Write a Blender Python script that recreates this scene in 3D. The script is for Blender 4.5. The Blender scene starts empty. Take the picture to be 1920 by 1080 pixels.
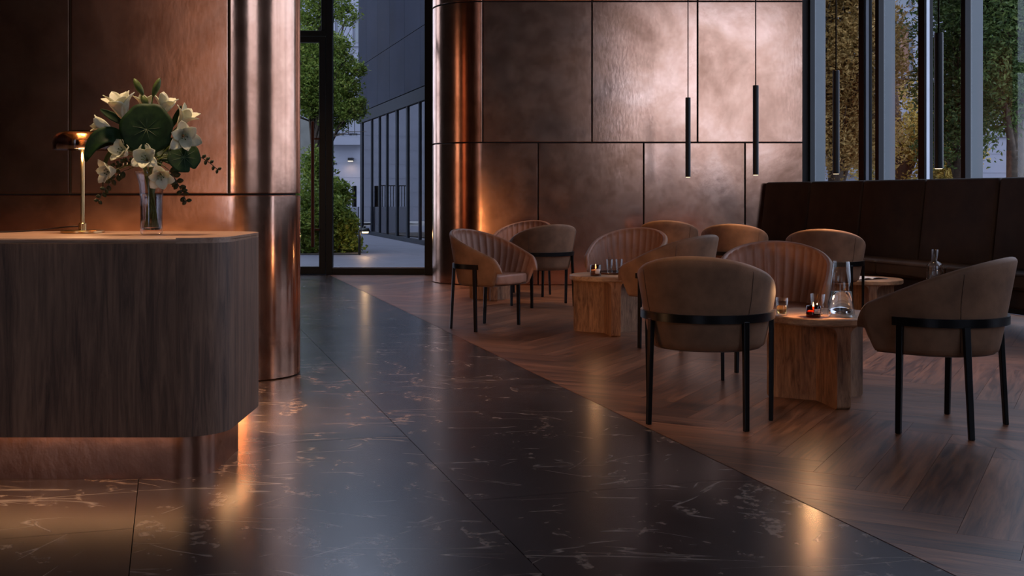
import bpy, bmesh, math, random
from mathutils import Vector, Matrix, noise
random.seed(7)
R = random.Random(11)
PI = math.pi
sc = bpy.context.scene
COL = sc.collection

# ------------------------------------------------------------------ camera, sky, exposure
EYE, F, HOR = 1.15, 2115.0, 365.0          # eye height (m), focal length in pixels, horizon row
cam_d = bpy.data.cameras.new('camera'); cam = bpy.data.objects.new('camera', cam_d); COL.objects.link(cam)
cam.location = (0, 0, EYE); cam.rotation_euler = (PI/2, 0, 0)
cam_d.sensor_width = 36; cam_d.lens = 36*F/1920; cam_d.shift_y = -(540-HOR)/1920
cam_d.clip_start = .05; cam_d.clip_end = 300
sc.camera = cam
sc.view_settings.view_transform = 'Standard'; sc.view_settings.look = 'None'
sc.view_settings.gamma = 1; sc.view_settings.exposure = .45; sc.view_settings.use_curve_mapping = False
w = bpy.data.worlds.new('sky'); sc.world = w; w.use_nodes = True
bg = w.node_tree.nodes['Background']; bg.inputs[0].default_value = (.62, .69, .90, 1); bg.inputs[1].default_value = 2.0

def at(px, py, Y):
    return Vector(((px-960)*Y/F, Y, EYE-(py-HOR)*Y/F))

def area(name, loc, rot, sx, sy, power, color, spread=PI):
    l = bpy.data.lights.new(name, 'AREA'); l.shape = 'RECTANGLE'; l.size = sx; l.size_y = sy
    l.energy = power; l.color = color; l.spread = spread
    o = bpy.data.objects.new(name, l); COL.objects.link(o); o.location = loc; o.rotation_euler = rot
    return o
def spot(name, loc, target, power, color, deg=60, blend=.6, rad=.22):
    l = bpy.data.lights.new(name, 'SPOT'); l.energy = power; l.color = color
    l.specular_factor = .25; l.spot_size = math.radians(deg); l.spot_blend = blend; l.shadow_soft_size = rad
    o = bpy.data.objects.new(name, l); COL.objects.link(o); o.location = loc
    o.rotation_euler = (Vector(target)-Vector(loc)).to_track_quat('-Z', 'Y').to_euler()
    return o
def point(name, loc, power, color, rad=.02):
    l = bpy.data.lights.new(name, 'POINT'); l.energy = power; l.color = color; l.shadow_soft_size = rad
    o = bpy.data.objects.new(name, l); COL.objects.link(o); o.location = loc
    return o
WARM = (1, .58, .28); WARM2 = (1, .50, .22)
# LED strips of the reception counter (under the overhang, and on its staff side towards the wall)
area('counter_strip_light', (-2.6, 4.485, .172), (0, 0, 0), 2.6, .05, 1.7, WARM2)
area('counter_side_strip_light', (-1.19, 4.86, .172), (0, 0, PI/2), .5, .05, .35, WARM2)
area('counter_back_strip_light', (-2.2, 5.42, .55), (math.radians(88), 0, 0), 2.0, .05, 20, WARM2)
area('column_fill_light', (-1.42, 5.42, .35), (math.radians(85), 0, math.radians(-3)), .5, .05, 9, WARM2)  # added fill, warms the foot of the copper column
# warm spots added above the frame, without fixtures
spot('fill_seating', (1.1, 12.6, 4.7), (.9, 13.3, .2), 190, WARM, 50)  # the seating spots are unseen fill for the warm glow at the back
spot('fill_seating', (2.6, 9.6, 4.7), (2.6, 10.6, .3), 190, WARM, 46)
spot('fill_seating', (.2, 11.2, 4.7), (.1, 11.6, .4), 60, WARM, 46)
spot('fill_seating', (1.6, 12.3, 4.7), (2.0, 12.5, .5), 230, WARM, 40)
spot('fill_reception', (-2.0, 5.6, 4.6), (-1.6, 6.89, 1.5), 200, WARM2, 60, .9)  # added warm wash for the left copper wall
spot('downlight_counter', (-1.7, 4.7, 4.7), (-1.75, 5.0, .98), 520, (1, .68, .42), 36, .8)
spot('fill_front_chairs', (.6, 4.6, 4.7), (.95, 5.7, .6), 150, (1, .66, .42), 19, .9)  # added fill for the nearest chair back
spot('fill_corridor', (-2.6, 11.0, 4.7), (-3.2, 13.0, 1.0), 170, WARM2, 80)  # added warm wash for the corridor side

# ------------------------------------------------------------------ materials
MATS = {}
def newmat(name):
    m = bpy.data.materials.new(name); m.use_nodes = True
    nt = m.node_tree; nt.nodes.clear()
    out = nt.nodes.new('ShaderNodeOutputMaterial'); MATS[name] = m
    return m, nt, out
def N(nt, t, **k):
    n = nt.nodes.new(t)
    for a, b in k.items():
        if a.startswith('i_'):
            key = a[2:].replace('_', ' ')
            n.inputs[key if key in n.inputs else int(key)].default_value = b
        else: setattr(n, a, b)
    return n
def L(nt, a, b): nt.links.new(a, b)
def c4(c): return (c[0], c[1], c[2], 1)
def ramp(nt, fac, stops):
    r = nt.nodes.new('ShaderNodeValToRGB'); e = r.color_ramp.elements
    while len(e) < len(stops): e.new(.5)
    for k, (p, c) in enumerate(stops):
        e[k].position = p; e[k].color = c4(c) if not isinstance(c, (int, float)) else (c, c, c, 1)
    L(nt, fac, r.inputs[0]); return r.outputs[0]
def coords(nt, scale=(1, 1, 1), rnd=True, rot=0):
    tc = N(nt, 'ShaderNodeTexCoord'); mp = N(nt, 'ShaderNodeMapping'); mp.vector_type = 'TEXTURE' if rot else 'POINT'; mp.inputs['Scale'].default_value = tuple(1/x for x in scale) if rot else scale; mp.inputs['Rotation'].default_value = (0, 0, rot)
    src = tc.outputs['Object']
    if rnd:
        oi = N(nt, 'ShaderNodeObjectInfo'); mu = N(nt, 'ShaderNodeMath', operation='MULTIPLY'); mu.inputs[1].default_value = 37.0
        L(nt, oi.outputs['Random'], mu.inputs[0]); ad = N(nt, 'ShaderNodeVectorMath', operation='ADD')
        L(nt, src, ad.inputs[0]); L(nt, mu.outputs[0], ad.inputs[1]); src = ad.outputs[0]
    L(nt, src, mp.inputs[0]); return mp.outputs[0]
def nz(nt, vec, scale, detail=4, rough=.55, dist=0.0):
    n = N(nt, 'ShaderNodeTexNoise'); n.inputs['Scale'].default_value = scale; n.inputs['Detail'].default_value = detail
    n.inputs['Roughness'].default_value = rough; n.inputs['Distortion'].default_value = dist
    L(nt, vec, n.inputs['Vector']); return n.outputs['Fac']
def mixc(nt, fac, a, b, mode='MIX'):
    m = N(nt, 'ShaderNodeMix', data_type='RGBA', blend_type=mode)
    if isinstance(fac, (int, float)): m.inputs[0].default_value = fac
    else: L(nt, fac, m.inputs[0])
    for s, v in ((6, a), (7, b)):
        if isinstance(v, tuple): m.inputs[s].default_value = c4(v)
        else: L(nt, v, m.inputs[s])
    return m.outputs[2]
def math_(nt, op, a, b=None):
    m = N(nt, 'ShaderNodeMath', operation=op)
    for k, v in ((0, a), (1, b)):
        if v is None: continue
        if isinstance(v, (int, float)): m.inputs[k].default_value = v
        else: L(nt, v, m.inputs[k])
    return m.outputs[0]
def bump(nt, h, strength, dist=.01):
    b = N(nt, 'ShaderNodeBump'); b.inputs['Strength'].default_value = strength; b.inputs['Distance'].default_value = dist
    L(nt, h, b.inputs['Height']); return b.outputs[0]
def pbr(name, color, rough=.5, metal=0, spec=.5, nscale=None, var=.25, bmp=0, bscale=60, sheen=0, coat=0):
    m, nt, out = newmat(name); p = N(nt, 'ShaderNodeBsdfPrincipled')
    p.inputs['Roughness'].default_value = rough; p.inputs['Metallic'].default_value = metal
    p.inputs['Specular IOR Level'].default_value = spec; p.inputs['Base Color'].default_value = c4(color)
    p.inputs['Sheen Weight'].default_value = sheen; p.inputs['Coat Weight'].default_value = coat
    v = coords(nt)
    f = nz(nt, v, nscale or 3, 5)
    L(nt, ramp(nt, f, [(.3, tuple(x*(1-var) for x in color)), (.7, tuple(min(1, x*(1+var)) for x in color))]), p.inputs['Base Color'])
    if bmp: L(nt, bump(nt, nz(nt, v, bscale, 3), bmp, .004), p.inputs['Normal'])
    L(nt, p.outputs[0], out.inputs[0]); return m
def emis(name, color, s):
    m, nt, out = newmat(name); e = N(nt, 'ShaderNodeEmission'); e.inputs[0].default_value = c4(color); e.inputs[1].default_value = s
    L(nt, e.outputs[0], out.inputs[0]); return m
def glass(name, color=(1, 1, 1), rough=0.0, ior=1.45):
    m, nt, out = newmat(name); p = N(nt, 'ShaderNodeBsdfPrincipled')
    p.inputs['Base Color'].default_value = c4(color); p.inputs['Roughness'].default_value = rough
    p.inputs['IOR'].default_value = ior; p.inputs['Transmission Weight'].default_value = 1
    L(nt, p.outputs[0], out.inputs[0]); return m
def pane(name, tint=(.95, .97, .98), refl=1.0, base=.04):
    m, nt, out = newmat(name); t = N(nt, 'ShaderNodeBsdfTransparent'); t.inputs[0].default_value = c4(tint)
    g = N(nt, 'ShaderNodeBsdfGlossy'); g.inputs['Roughness'].default_value = 0.01
    lw = N(nt, 'ShaderNodeLayerWeight'); lw.inputs[0].default_value = .5
    f = math_(nt, 'ADD', math_(nt, 'MULTIPLY', math_(nt, 'POWER', lw.outputs['Facing'], 5.0), refl), base)
    mx = N(nt, 'ShaderNodeMixShader'); L(nt, f, mx.inputs[0]); L(nt, t.outputs[0], mx.inputs[1]); L(nt, g.outputs[0], mx.inputs[2])
    L(nt, mx.outputs[0], out.inputs[0]); return m

def copper(name, dark, mid, light, r0=.2, r1=.38, bm=.35):
    m, nt, out = newmat(name); p = N(nt, 'ShaderNodeBsdfPrincipled'); p.inputs['Metallic'].default_value = 1
    v = coords(nt)
    big = nz(nt, v, .9, 6, .6, .3); fine = nz(nt, v, 6, 6, .6, .5); spk = nz(nt, v, 55, 4, .7)
    a = ramp(nt, big, [(.34, dark), (.5, mid), (.68, light)])
    b = ramp(nt, fine, [(.30, (.78, .72, .70)), (.6, (1, 1, 1))])
    col = mixc(nt, .6, a, b, 'MULTIPLY')
    L(nt, col, p.inputs['Base Color'])
    rr = math_(nt, 'ADD', math_(nt, 'MULTIPLY', fine, r1-r0), r0)
    rr = math_(nt, 'ADD', rr, math_(nt, 'MULTIPLY', math_(nt, 'SUBTRACT', .5, big), .2))
    L(nt, rr, p.inputs['Roughness'])
    vs = coords(nt, (1, 1, .5))
    h = math_(nt, 'ADD', math_(nt, 'MULTIPLY', nz(nt, vs, 26, 3, .5), .8), math_(nt, 'MULTIPLY', spk, .25))
    L(nt, bump(nt, h, bm, .006), p.inputs['Normal'])
    L(nt, p.outputs[0], out.inputs[0]); return m
copper('copper', (.42, .215, .135), (.68, .385, .262), (.86, .545, .41), .13, .21, .07)
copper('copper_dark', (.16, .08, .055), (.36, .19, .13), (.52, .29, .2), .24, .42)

def wood(name, dark, light, gs=(14, 1.2, 14), rough=.5, scale=1.0, bm=.25, knots=True, rand=.0):
    """grain runs along local Y (the axis with the small scale)"""
    m, nt, out = newmat(name); p = N(nt, 'ShaderNodeBsdfPrincipled')
    v = coords(nt, gs); v1 = coords(nt, tuple(x*.22 for x in gs))
    g = nz(nt, v, 3.2*scale, 9, .68, .9); b = nz(nt, v1, 1.6*scale, 4, .6, 1.4)
    f = math_(nt, 'ADD', math_(nt, 'MULTIPLY', g, .6), math_(nt, 'MULTIPLY', b, .4))
    mid = tuple((a+c)/2 for a, c in zip(dark, light))
    col = ramp(nt, f, [(.38, dark), (.5, mid), (.62, light)])
    if knots:
        vo = N(nt, 'ShaderNodeTexVoronoi'); vo.inputs['Scale'].default_value = .55; L(nt, v1, vo.inputs['Vector'])
        col = mixc(nt, ramp(nt, vo.outputs['Distance'], [(.03, .85), (.16, 0)]), col, tuple(x*.35 for x in dark))
    if rand:
        oi = N(nt, 'ShaderNodeObjectInfo')
        col = mixc(nt, rand, col, ramp(nt, oi.outputs['Random'], [(0, (.35, .33, .32)), (1, (1, 1, 1))]), 'MULTIPLY')
    L(nt, col, p.inputs['Base Color'])
    L(nt, math_(nt, 'ADD', math_(nt, 'MULTIPLY', g, .18), rough-.09), p.inputs['Roughness'])
    L(nt, bump(nt, g, bm, .003), p.inputs['Normal'])
    L(nt, p.outputs[0], out.inputs[0]); return m
wood('walnut_vertical', (.062, .028, .016), (.26, .135, .08), (12, 12, .8), .6, 1, .35)
wood('oak_vertical', (.11, .045, .02), (.46, .24, .125), (14, 14, 2.0), .6, 1, .5)
wood('oak_flat', (.20, .10, .05), (.55, .33, .18), (2.0, 14, 14), .5, 1, .3)
wood('parquet', (.06, .022, .011), (.42, .18, .09), (12, .8, 12), .34, 1, .12, False, .6)

uang0 = math.atan2(.956, -.292)
def marble():
    m, nt, out = newmat('dark_marble'); p = N(nt, 'ShaderNodeBsdfPrincipled')
    v = coords(nt, (1, 2.2, 1))
    base = ramp(nt, nz(nt, v, 1.2, 3, .5, .2), [(.3, (.022, .017, .017)), (.55, (.036, .027, .026)), (.75, (.054, .040, .037))])
    def vein(scale, sy, rot, width, lo, hi, ms, d=.25):
        vv = coords(nt, (1, sy, 1), True, rot); n = nz(nt, vv, scale, 2, .5, d)
        line = math_(nt, 'ABSOLUTE', math_(nt, 'SUBTRACT', n, .5))
        l = ramp(nt, line, [(0, 1), (width*.3, .6), (width, 0)])
        msk = ramp(nt, nz(nt, coords(nt, (1, sy*.6, 1), True, rot+.001), ms, 4, .65, .2), [(lo, 0), (hi, 1)])
        return math_(nt, 'MULTIPLY', l, msk)
    base_r = -uang0
    v1 = vein(.9, 6, base_r+.12, .014, .52, .62, 1.3); v2 = vein(1.1, 5, base_r-.5, .014, .54, .64, 1.5, .4); v3 = vein(1.0, 5, base_r+.9, .012, .56, .66, 1.6, .5); v4 = vein(.7, 7, base_r-.1, .010, .50, .60, 1.1)
    s = math_(nt, 'MAXIMUM', math_(nt, 'MAXIMUM', math_(nt, 'MAXIMUM', v1, v2), v3), v4)
    blot = math_(nt, 'MULTIPLY', ramp(nt, nz(nt, coords(nt, (1, 1.4, 1)), 3.4, 4, .6, 1), [(.57, 0), (.63, .8)]), ramp(nt, nz(nt, coords(nt), 30, 4), [(.45, 0), (.6, 1)]))
    col = mixc(nt, math_(nt, 'MULTIPLY', s, .75), base, (.42, .33, .27))
    col = mixc(nt, blot, col, (.30, .22, .17))
    L(nt, col, p.inputs['Base Color'])
    L(nt, math_(nt, 'ADD', math_(nt, 'MULTIPLY', nz(nt, v, 2, 2), .10), .20), p.inputs['Roughness'])
    p.inputs['Specular IOR Level'].default_value = .55
    L(nt, p.outputs[0], out.inputs[0])
marble()
pbr('leather_suede', (.215, .112, .062), .62, 0, .35, nscale=7, var=.28, bmp=.15, bscale=180)
pbr('leather_lining', (.30, .145, .092), .45, 0, .4, nscale=6, var=.2, bmp=.12, bscale=160)
pbr('leather_dark', (.036, .020, .012), .6, 0, .3, nscale=5, var=.3, bmp=.15, bscale=150)
pbr('vein_green', (.045, .085, .025), .5)
pbr('stitch', (.10, .05, .03), .7)
pbr('black_metal', (.008, .008, .009), .32, .6, var=.1)
pbr('frame_metal', (.016, .019, .018), .45, .3, var=.1)
pbr('joint_black', (.004, .003, .003), .7, var=.1)
pbr('fin_grey', (.095, .11, .12), .45, .2, var=.08, nscale=1)
pbr('mullion_dark', (.014, .018, .026), .8, 0, .15, var=.1)
pbr('edge_steel', (.35, .36, .4), .35, 1, var=.05)
pbr('plaster_dark', (.045, .036, .032), .8, var=.15)
pbr('ceiling_mat', (.06, .045, .04), .8, var=.1)
pbr('brass', (.62, .42, .19), .25, 1, var=.12, nscale=4)
pbr('bronze_handle', (.09, .035, .022), .35, .7, var=.2)
pbr('terrace_stone', (.11, .115, .15), .55, nscale=2.5, var=.12, bmp=.1)
pbr('stucco_light', (.22, .23, .28), .85, nscale=1.5, var=.06, bmp=.1, bscale=30)
pbr('stucco_trim', (.19, .20, .245), .8, nscale=1.5, var=.06)
pbr('concrete_pale', (.26, .26, .24), .85, nscale=2, var=.22)
pbr('cladding_dark', (.011, .015, .028), .8, 0, .1, nscale=.6, var=.25)
pbr('cladding_darker', (.006, .008, .015), .8, 0, .1, nscale=.6, var=.25)
pbr('soil', (.05, .04, .03), .9)
pbr('window_dark', (.10, .12, .15), .08, 0, .9, var=.3, nscale=.7)
pbr('curtain', (.55, .50, .38), .9, nscale=2, var=.1)
pbr('shutter_rust', (.22, .11, .07), .7, var=.15)
pbr('bark', (.07, .05, .035), .9, nscale=12, var=.4, bmp=.4, bscale=40)
pbr('wax', (.85, .62, .42), .5, var=.03)
pbr('paper', (.80, .79, .80), .6, var=.05)
pbr('ink', (.10, .10, .11), .7, var=.3)
pbr('paper_label', (.80, .62, .50), .7, var=.04)
pbr('cable', (.02, .008, .006), .5)
pbr('tray_dark', (.05, .02, .012), .3)
pbr('whisky', (.50, .26, .05), .1)
pbr('gravel', (.30, .29, .28), .9)
def thin(name, tint, edge, refl=.9, base=.05):
    m, nt, out = newmat(name); lw = N(nt, 'ShaderNodeLayerWeight'); lw.inputs[0].default_value = .5
    t = N(nt, 'ShaderNodeBsdfTransparent'); L(nt, mixc(nt, math_(nt, 'POWER', lw.outputs['Facing'], 4.0), tint, edge), t.inputs[0])
    g = N(nt, 'ShaderNodeBsdfGlossy'); g.inputs['Roughness'].default_value = .03
    mx = N(nt, 'ShaderNodeMixShader'); L(nt, math_(nt, 'ADD', math_(nt, 'MULTIPLY', math_(nt, 'POWER', lw.outputs['Facing'], 4.0), refl), base), mx.inputs[0])
    L(nt, t.outputs[0], mx.inputs[1]); L(nt, g.outputs[0], mx.inputs[2]); L(nt, mx.outputs[0], out.inputs[0])
thin('clear_glass', (.97, .98, .98), (.55, .58, .6)); thin('vase_glass', (.95, .94, .95), (.5, .5, .52)); thin('smoke_glass', (.62, .50, .46), (.2, .15, .13)); thin('amber_glass', (.45, .10, .04), (.2, .04, .02))
glass('solid_glass'); glass('water', (1, 1, 1), 0, 1.33)
glass('liquor', (.95, .62, .22), 0, 1.34)
pane('pane_clear', base=.022); pane('pane_far', (.45, .52, .62), .8, .22); pane('pane_house', (.2, .22, .26), 1.2, .12)
emis('flame', (1, .50, .16), 9); emis('lens_warm', (1, .72, .42), 1.8); emis('lamp_glow', (1, .75, .45), 2.5); emis('led', (1, .6, .3), 1.5); emis('fill_glow', (1, .54, .35), .95); emis('fill_glow_soft', (1, .52, .27), .30)  # the last two serve the unseen panels added as fill

def leafmat(name, a, b, c, trans=.35, rough=.45, sc_=9):
    m, nt, out = newmat(name); v = coords(nt)
    col = ramp(nt, nz(nt, v, sc_, 3, .7), [(.3, a), (.5, b), (.72, c)])
    p = N(nt, 'ShaderNodeBsdfPrincipled'); p.inputs['Roughness'].default_value = rough; p.inputs['Specular IOR Level'].default_value = .2; L(nt, col, p.inputs['Base Color'])
    t = N(nt, 'ShaderNodeBsdfTranslucent'); L(nt, col, t.inputs[0])
    mx = N(nt, 'ShaderNodeMixShader'); mx.inputs[0].default_value = trans
    L(nt, p.outputs[0], mx.inputs[1]); L(nt, t.outputs[0], mx.inputs[2]); L(nt, mx.outputs[0], out.inputs[0]); return m
leafmat('leaf_green', (.04, .08, .015), (.15, .22, .035), (.40, .42, .09))
leafmat('leaf_dark', (.02, .045, .016), (.07, .11, .03), (.20, .25, .07))
leafmat('leaf_autumn', (.14, .10, .03), (.42, .27, .09), (.75, .48, .18))
leafmat('leaf_yellow', (.18, .18, .04), (.5, .36, .09), (.8, .52, .14))
leafmat('leaf_round', (.004, .014, .004), (.010, .032, .007), (.025, .055, .014), .1, .55, 14)
leafmat('leaf_sprig', (.015, .022, .010), (.035, .045, .018), (.07, .05, .025), .1, .4, 30)
leafmat('petal', (.62, .62, .42), (.78, .77, .60), (.88, .86, .74), .3, .5, 12)
leafmat('stem_green', (.04, .06, .015), (.09, .12, .03), (.15, .17, .06), .05, .45, 20)

# ------------------------------------------------------------------ mesh helpers
def obj(name, bm, mat, parent=None, smooth=False, loc=None, rotz=None, recalc=True):
    if recalc: bmesh.ops.recalc_face_normals(bm, faces=bm.faces)
    me = bpy.data.meshes.new(name); bm.to_mesh(me); bm.free()
    if isinstance(mat, str): mat = MATS[mat]
    me.materials.append(mat)
    if smooth:
        me.polygons.foreach_set('use_smooth', [True]*len(me.polygons))
    o = bpy.data.objects.new(name, me); COL.objects.link(o)
    if parent: o.parent = parent
    if loc is not None: o.location = loc
    if rotz is not None: o.rotation_euler = (0, 0, rotz)
    return o
def sharp(o, deg=35):
    o.data.set_sharp_from_angle(angle=math.radians(deg)); return o
def empty(name, loc=(0, 0, 0), rotz=0, parent=None):
    o = bpy.data.objects.new(name, None); COL.objects.link(o); o.location = loc; o.rotation_euler = (0, 0, rotz); o.empty_display_size = .1
    if parent: o.parent = parent
    return o
def tag(o, label=None, cat=None, group=None, kind=None):
    if label: o['label'] = label
    if cat: o['category'] = cat
    if group: o['group'] = group
    if kind: o['kind'] = kind
    return o
def thing(name, label, cat, loc=(0, 0, 0), rotz=0, group=None):
    return tag(empty(name, loc, rotz), label, cat, group)
def dup(root, loc, rotz, label=None, group=None):
    def cp(o, par):
        c = o.copy(); COL.objects.link(c); c.parent = par
        for ch in list(o.children): cp(ch, c)
        return c
    r = cp(root, None); r.location = loc; r.rotation_euler = (0, 0, rotz)
    if label: r['label'] = label
    if group: r['group'] = group
    return r
def box(bm, x0, x1, y0, y1, z0, z1, bevel=0, seg=2):
    r = bmesh.ops.create_cube(bm, size=1)
    for v in r['verts']:
        v.co = Vector(((x0+x1)/2+v.co.x*(x1-x0), (y0+y1)/2+v.co.y*(y1-y0), (z0+z1)/2+v.co.z*(z1-z0)))
    if bevel:
        es = list({e for v in r['verts'] for e in v.link_edges})
        bmesh.ops.bevel(bm, geom=es, offset=bevel, segments=seg, affect='EDGES', profile=.5)
    return bm
def mbox(*a, **k): return box(bmesh.new(), *a, **k)
def obox(bm, c, ax, sx, sy, z0, z1, bevel=0):
    """box centred on (x,y), long axis along ax (unit 2-vector)"""
    n0 = len(bm.verts); b2 = bmesh.new(); box(b2, -sx/2, sx/2, -sy/2, sy/2, z0, z1, bevel)
    a = Vector((ax[0], ax[1])).normalized()
    for v in b2.verts:
        x, y = v.co.x, v.co.y; v.co.x = c[0]+a.x*x-a.y*y; v.co.y = c[1]+a.y*x+a.x*y
    me = bpy.data.meshes.new('t'); b2.to_mesh(me); b2.free(); bm.from_mesh(me); bpy.data.meshes.remove(me); return bm
def tube(bm, pts, rad, seg=8, cap=True, flat=None):
    pts = [Vector(p) for p in pts]; n = len(pts)
    rads = rad if isinstance(rad, (list, tuple)) else [rad]*n
    rings = []; up = Vector((0, 0, 1)); prev = None
    for i, p in enumerate(pts):
        d = (pts[min(i+1, n-1)]-pts[max(i-1, 0)]).normalized()
        if prev is None:
            a = d.cross(up)
            if a.length < 1e-3: a = d.cross(Vector((1, 0, 0)))
            a.normalize()
        else:
            a = prev-d*prev.dot(d); a.normalize()
        prev = a; b = d.cross(a)
        rings.append([bm.verts.new(p+(a*math.cos(2*PI*k/seg)+b*math.sin(2*PI*k/seg))*rads[i]) for k in range(seg)])
    for i in range(n-1):
        for k in range(seg):
            bm.faces.new((rings[i][k], rings[i][(k+1) % seg], rings[i+1][(k+1) % seg], rings[i+1][k]))
    if cap:
        bm.faces.new(rings[0]); bm.faces.new(rings[-1])
    return bm
def lathe(bm, prof, seg=32, c=(0, 0, 0)):
    rings = []
    for r, z in prof:
        if r < 1e-5: rings.append([bm.verts.new((c[0], c[1], c[2]+z))])
        else: rings.append([bm.verts.new((c[0]+r*math.cos(2*PI*k/seg), c[1]+r*math.sin(2*PI*k/seg), c[2]+z)) for k in range(seg)])
    for a, b in zip(rings, rings[1:]):
        for k in range(seg):
            k2 = (k+1) % seg
            if len(a) == 1 and len(b) == 1: continue
            if len(a) == 1: bm.faces.new((a[0], b[k], b[k2]))
            elif len(b) == 1: bm.faces.new((a[k], b[0], a[k2]))
            else: bm.faces.new((a[k], b[k], b[k2], a[k2]))
    return bm
def prism(bm, poly, z0, z1, bevel=0, seg=2):
    """vertical prism of a 2D outline"""
    lo = [bm.verts.new((x, y, z0)) for x, y in poly]; hi = [bm.verts.new((x, y, z1)) for x, y in poly]
    bm.faces.new(lo); top = bm.faces.new(hi); n = len(poly)
    for k in range(n): bm.faces.new((lo[k], lo[(k+1) % n], hi[(k+1) % n], hi[k]))
    if bevel:
        es = [e for e in bm.edges if (e.verts[0] in lo and e.verts[1] in lo) or (e.verts[0] in hi and e.verts[1] in hi)]
        bmesh.ops.bevel(bm, geom=es, offset=bevel, segments=seg, affect='EDGES', profile=.5)
    return bm
def bez(p0, p1, p2, p3, n=10):
    p0, p1, p2, p3 = map(Vector, (p0, p1, p2, p3)); r = []
    for i in range(n+1):
        t = i/n; r.append(p0*(1-t)**3+p1*3*t*(1-t)**2+p2*3*t*t*(1-t)+p3*t**3)
    return r

# ------------------------------------------------------------------ floor
U = Vector((-.292, .956)).normalized()            # direction of the wood/marble joint, window wall and terrace facade
Nn = Vector((U.y, -U.x))                          # to the right of it
def side(x, y): return x-.31*(7.72-y)             # >0 on the wood side
WINA = 8.20                                       # window wall: X = WINA - .305 Y
sub = tag(empty('floor'), 'floor of dark marble slabs on the left meeting herringbone wood on the right', None, None, 'structure')
slab = prism(bmesh.new(), [(-9, -5), (WINA+1.525, -5), (WINA-4.92, 16.15), (-9, 16.15)], -.12, -.022); so = obj('floor_slab', slab, 'joint_black', sub)
def clip(poly, f):
    out = []
    for i in range(len(poly)):
        a, b = poly[i], poly[(i+1) % len(poly)]; fa, fb = f(*a), f(*b)
        if fa >= 0: out.append(a)
        if (fa >= 0) != (fb >= 0):
            t = fa/(fa-fb); out.append((a[0]+(b[0]-a[0])*t, a[1]+(b[1]-a[1])*t))
    return out
def area2(p): return abs(sum(p[i][0]*p[(i+1) % len(p)][1]-p[(i+1) % len(p)][0]*p[i][1] for i in range(len(p))))/2
def inview(x, y): return y > 2.6 and abs(x/y) < .52 and y < 16
room = [lambda x, y: 16.14-y, lambda x, y: WINA-.06-.305*y-x, lambda x, y: y+4.9, lambda x, y: x+8.9]
def lay(name, rect_l, centre, ang, f, mat, lim, rest):
    """one piece: local rectangle -> world, clipped by the joint and the walls"""
    ca, sa = math.cos(ang), math.sin(ang)
    w_ = [(centre[0]+x*ca-y*sa, centre[1]+x*sa+y*ca) for x, y in rect_l]
    p = w_
    for g in [f]+room:
        p = clip(p, g)
        if len(p) < 3: return False
    if area2(p) < .004: return False
    loc = [((x-centre[0])*ca+(y-centre[1])*sa, -(x-centre[0])*sa+(y-centre[1])*ca) for x, y in p]
    if lim[0] > 0 and inview(*centre):
        lim[0] -= 1
        o = obj(name, prism(bmesh.new(), loc, -.021, 0), mat, sub, loc=(centre[0], centre[1], 0), rotz=ang); return True
    rest.append([(x, y) for x, y in p]); return False
uang = math.atan2(U.y, U.x)
# herringbone planks
PL, PW, G = 1.26, .21, .0007
rest = []; lim = [300]; cand = []
ang0 = uang-PI/4
c0, s0 = math.cos(ang0), math.sin(ang0)
k = 6
for i in range(-60, 80):
    for j in range(-12, 14):
        # herringbone lattice in plank-width units
        for t in (0, 1):
            if t == 0: x0, y0, w0, h0 = i+j*2*k*1.0, i, k, 1
            else: x0, y0, w0, h0 = i+j*2*k*1.0+k, i-k+1, 1, k
            cx, cy = (x0+w0/2)*PW, (y0+h0/2)*PW
            X = cx*c0-cy*s0+1.0; Y = cx*s0+cy*c0+6.0
            if side(X, Y) < -.7 or Y < -5.5 or Y > 17 or X > 11: continue
            cand.append((Y if inview(X, Y) else 99, X, Y, t))
cand.sort()
for d, X, Y, t in cand:
    a = ang0 if t == 0 else ang0+PI/2
    r = [(-PW/2+G, -PL/2+G), (PW/2-G, -PL/2+G), (PW/2-G, PL/2-G), (-PW/2+G, PL/2-G)]
    lay('plank', r, (X, Y), a-PI/2, lambda x, y: side(x, y)-.003, 'parquet', lim, rest)
bm = bmesh.new()
for p in rest: prism(bm, p, -.021, 0)
tag(obj('plank_field', bm, 'parquet', sub), None, None, None, 'stuff')
# marble slabs
rest = []; lim = [300]; TW, TL = 1.2, 2.4
for i in range(-10, 3):
    for j in range(-6, 12):
        cc = Vector((2.393-.0, 0))+Nn*((i+.5)*TW)+U*((j+.5*(i % 2))*TL)
        lay('marble_slab', [(-TL/2+.0015, -TW/2+.0015), (TL/2-.0015, -TW/2+.0015), (TL/2-.0015, TW/2-.0015), (-TL/2+.0015, TW/2-.0015)],
            (cc.x, cc.y), uang, lambda x, y: -side(x, y)-.003, 'dark_marble', lim, rest)
bm = bmesh.new()
for p in rest: prism(bm, p, -.021, 0)
if len(bm.verts): tag(obj('marble_field', bm, 'dark_marble', sub), None, None, None, 'stuff')

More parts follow.
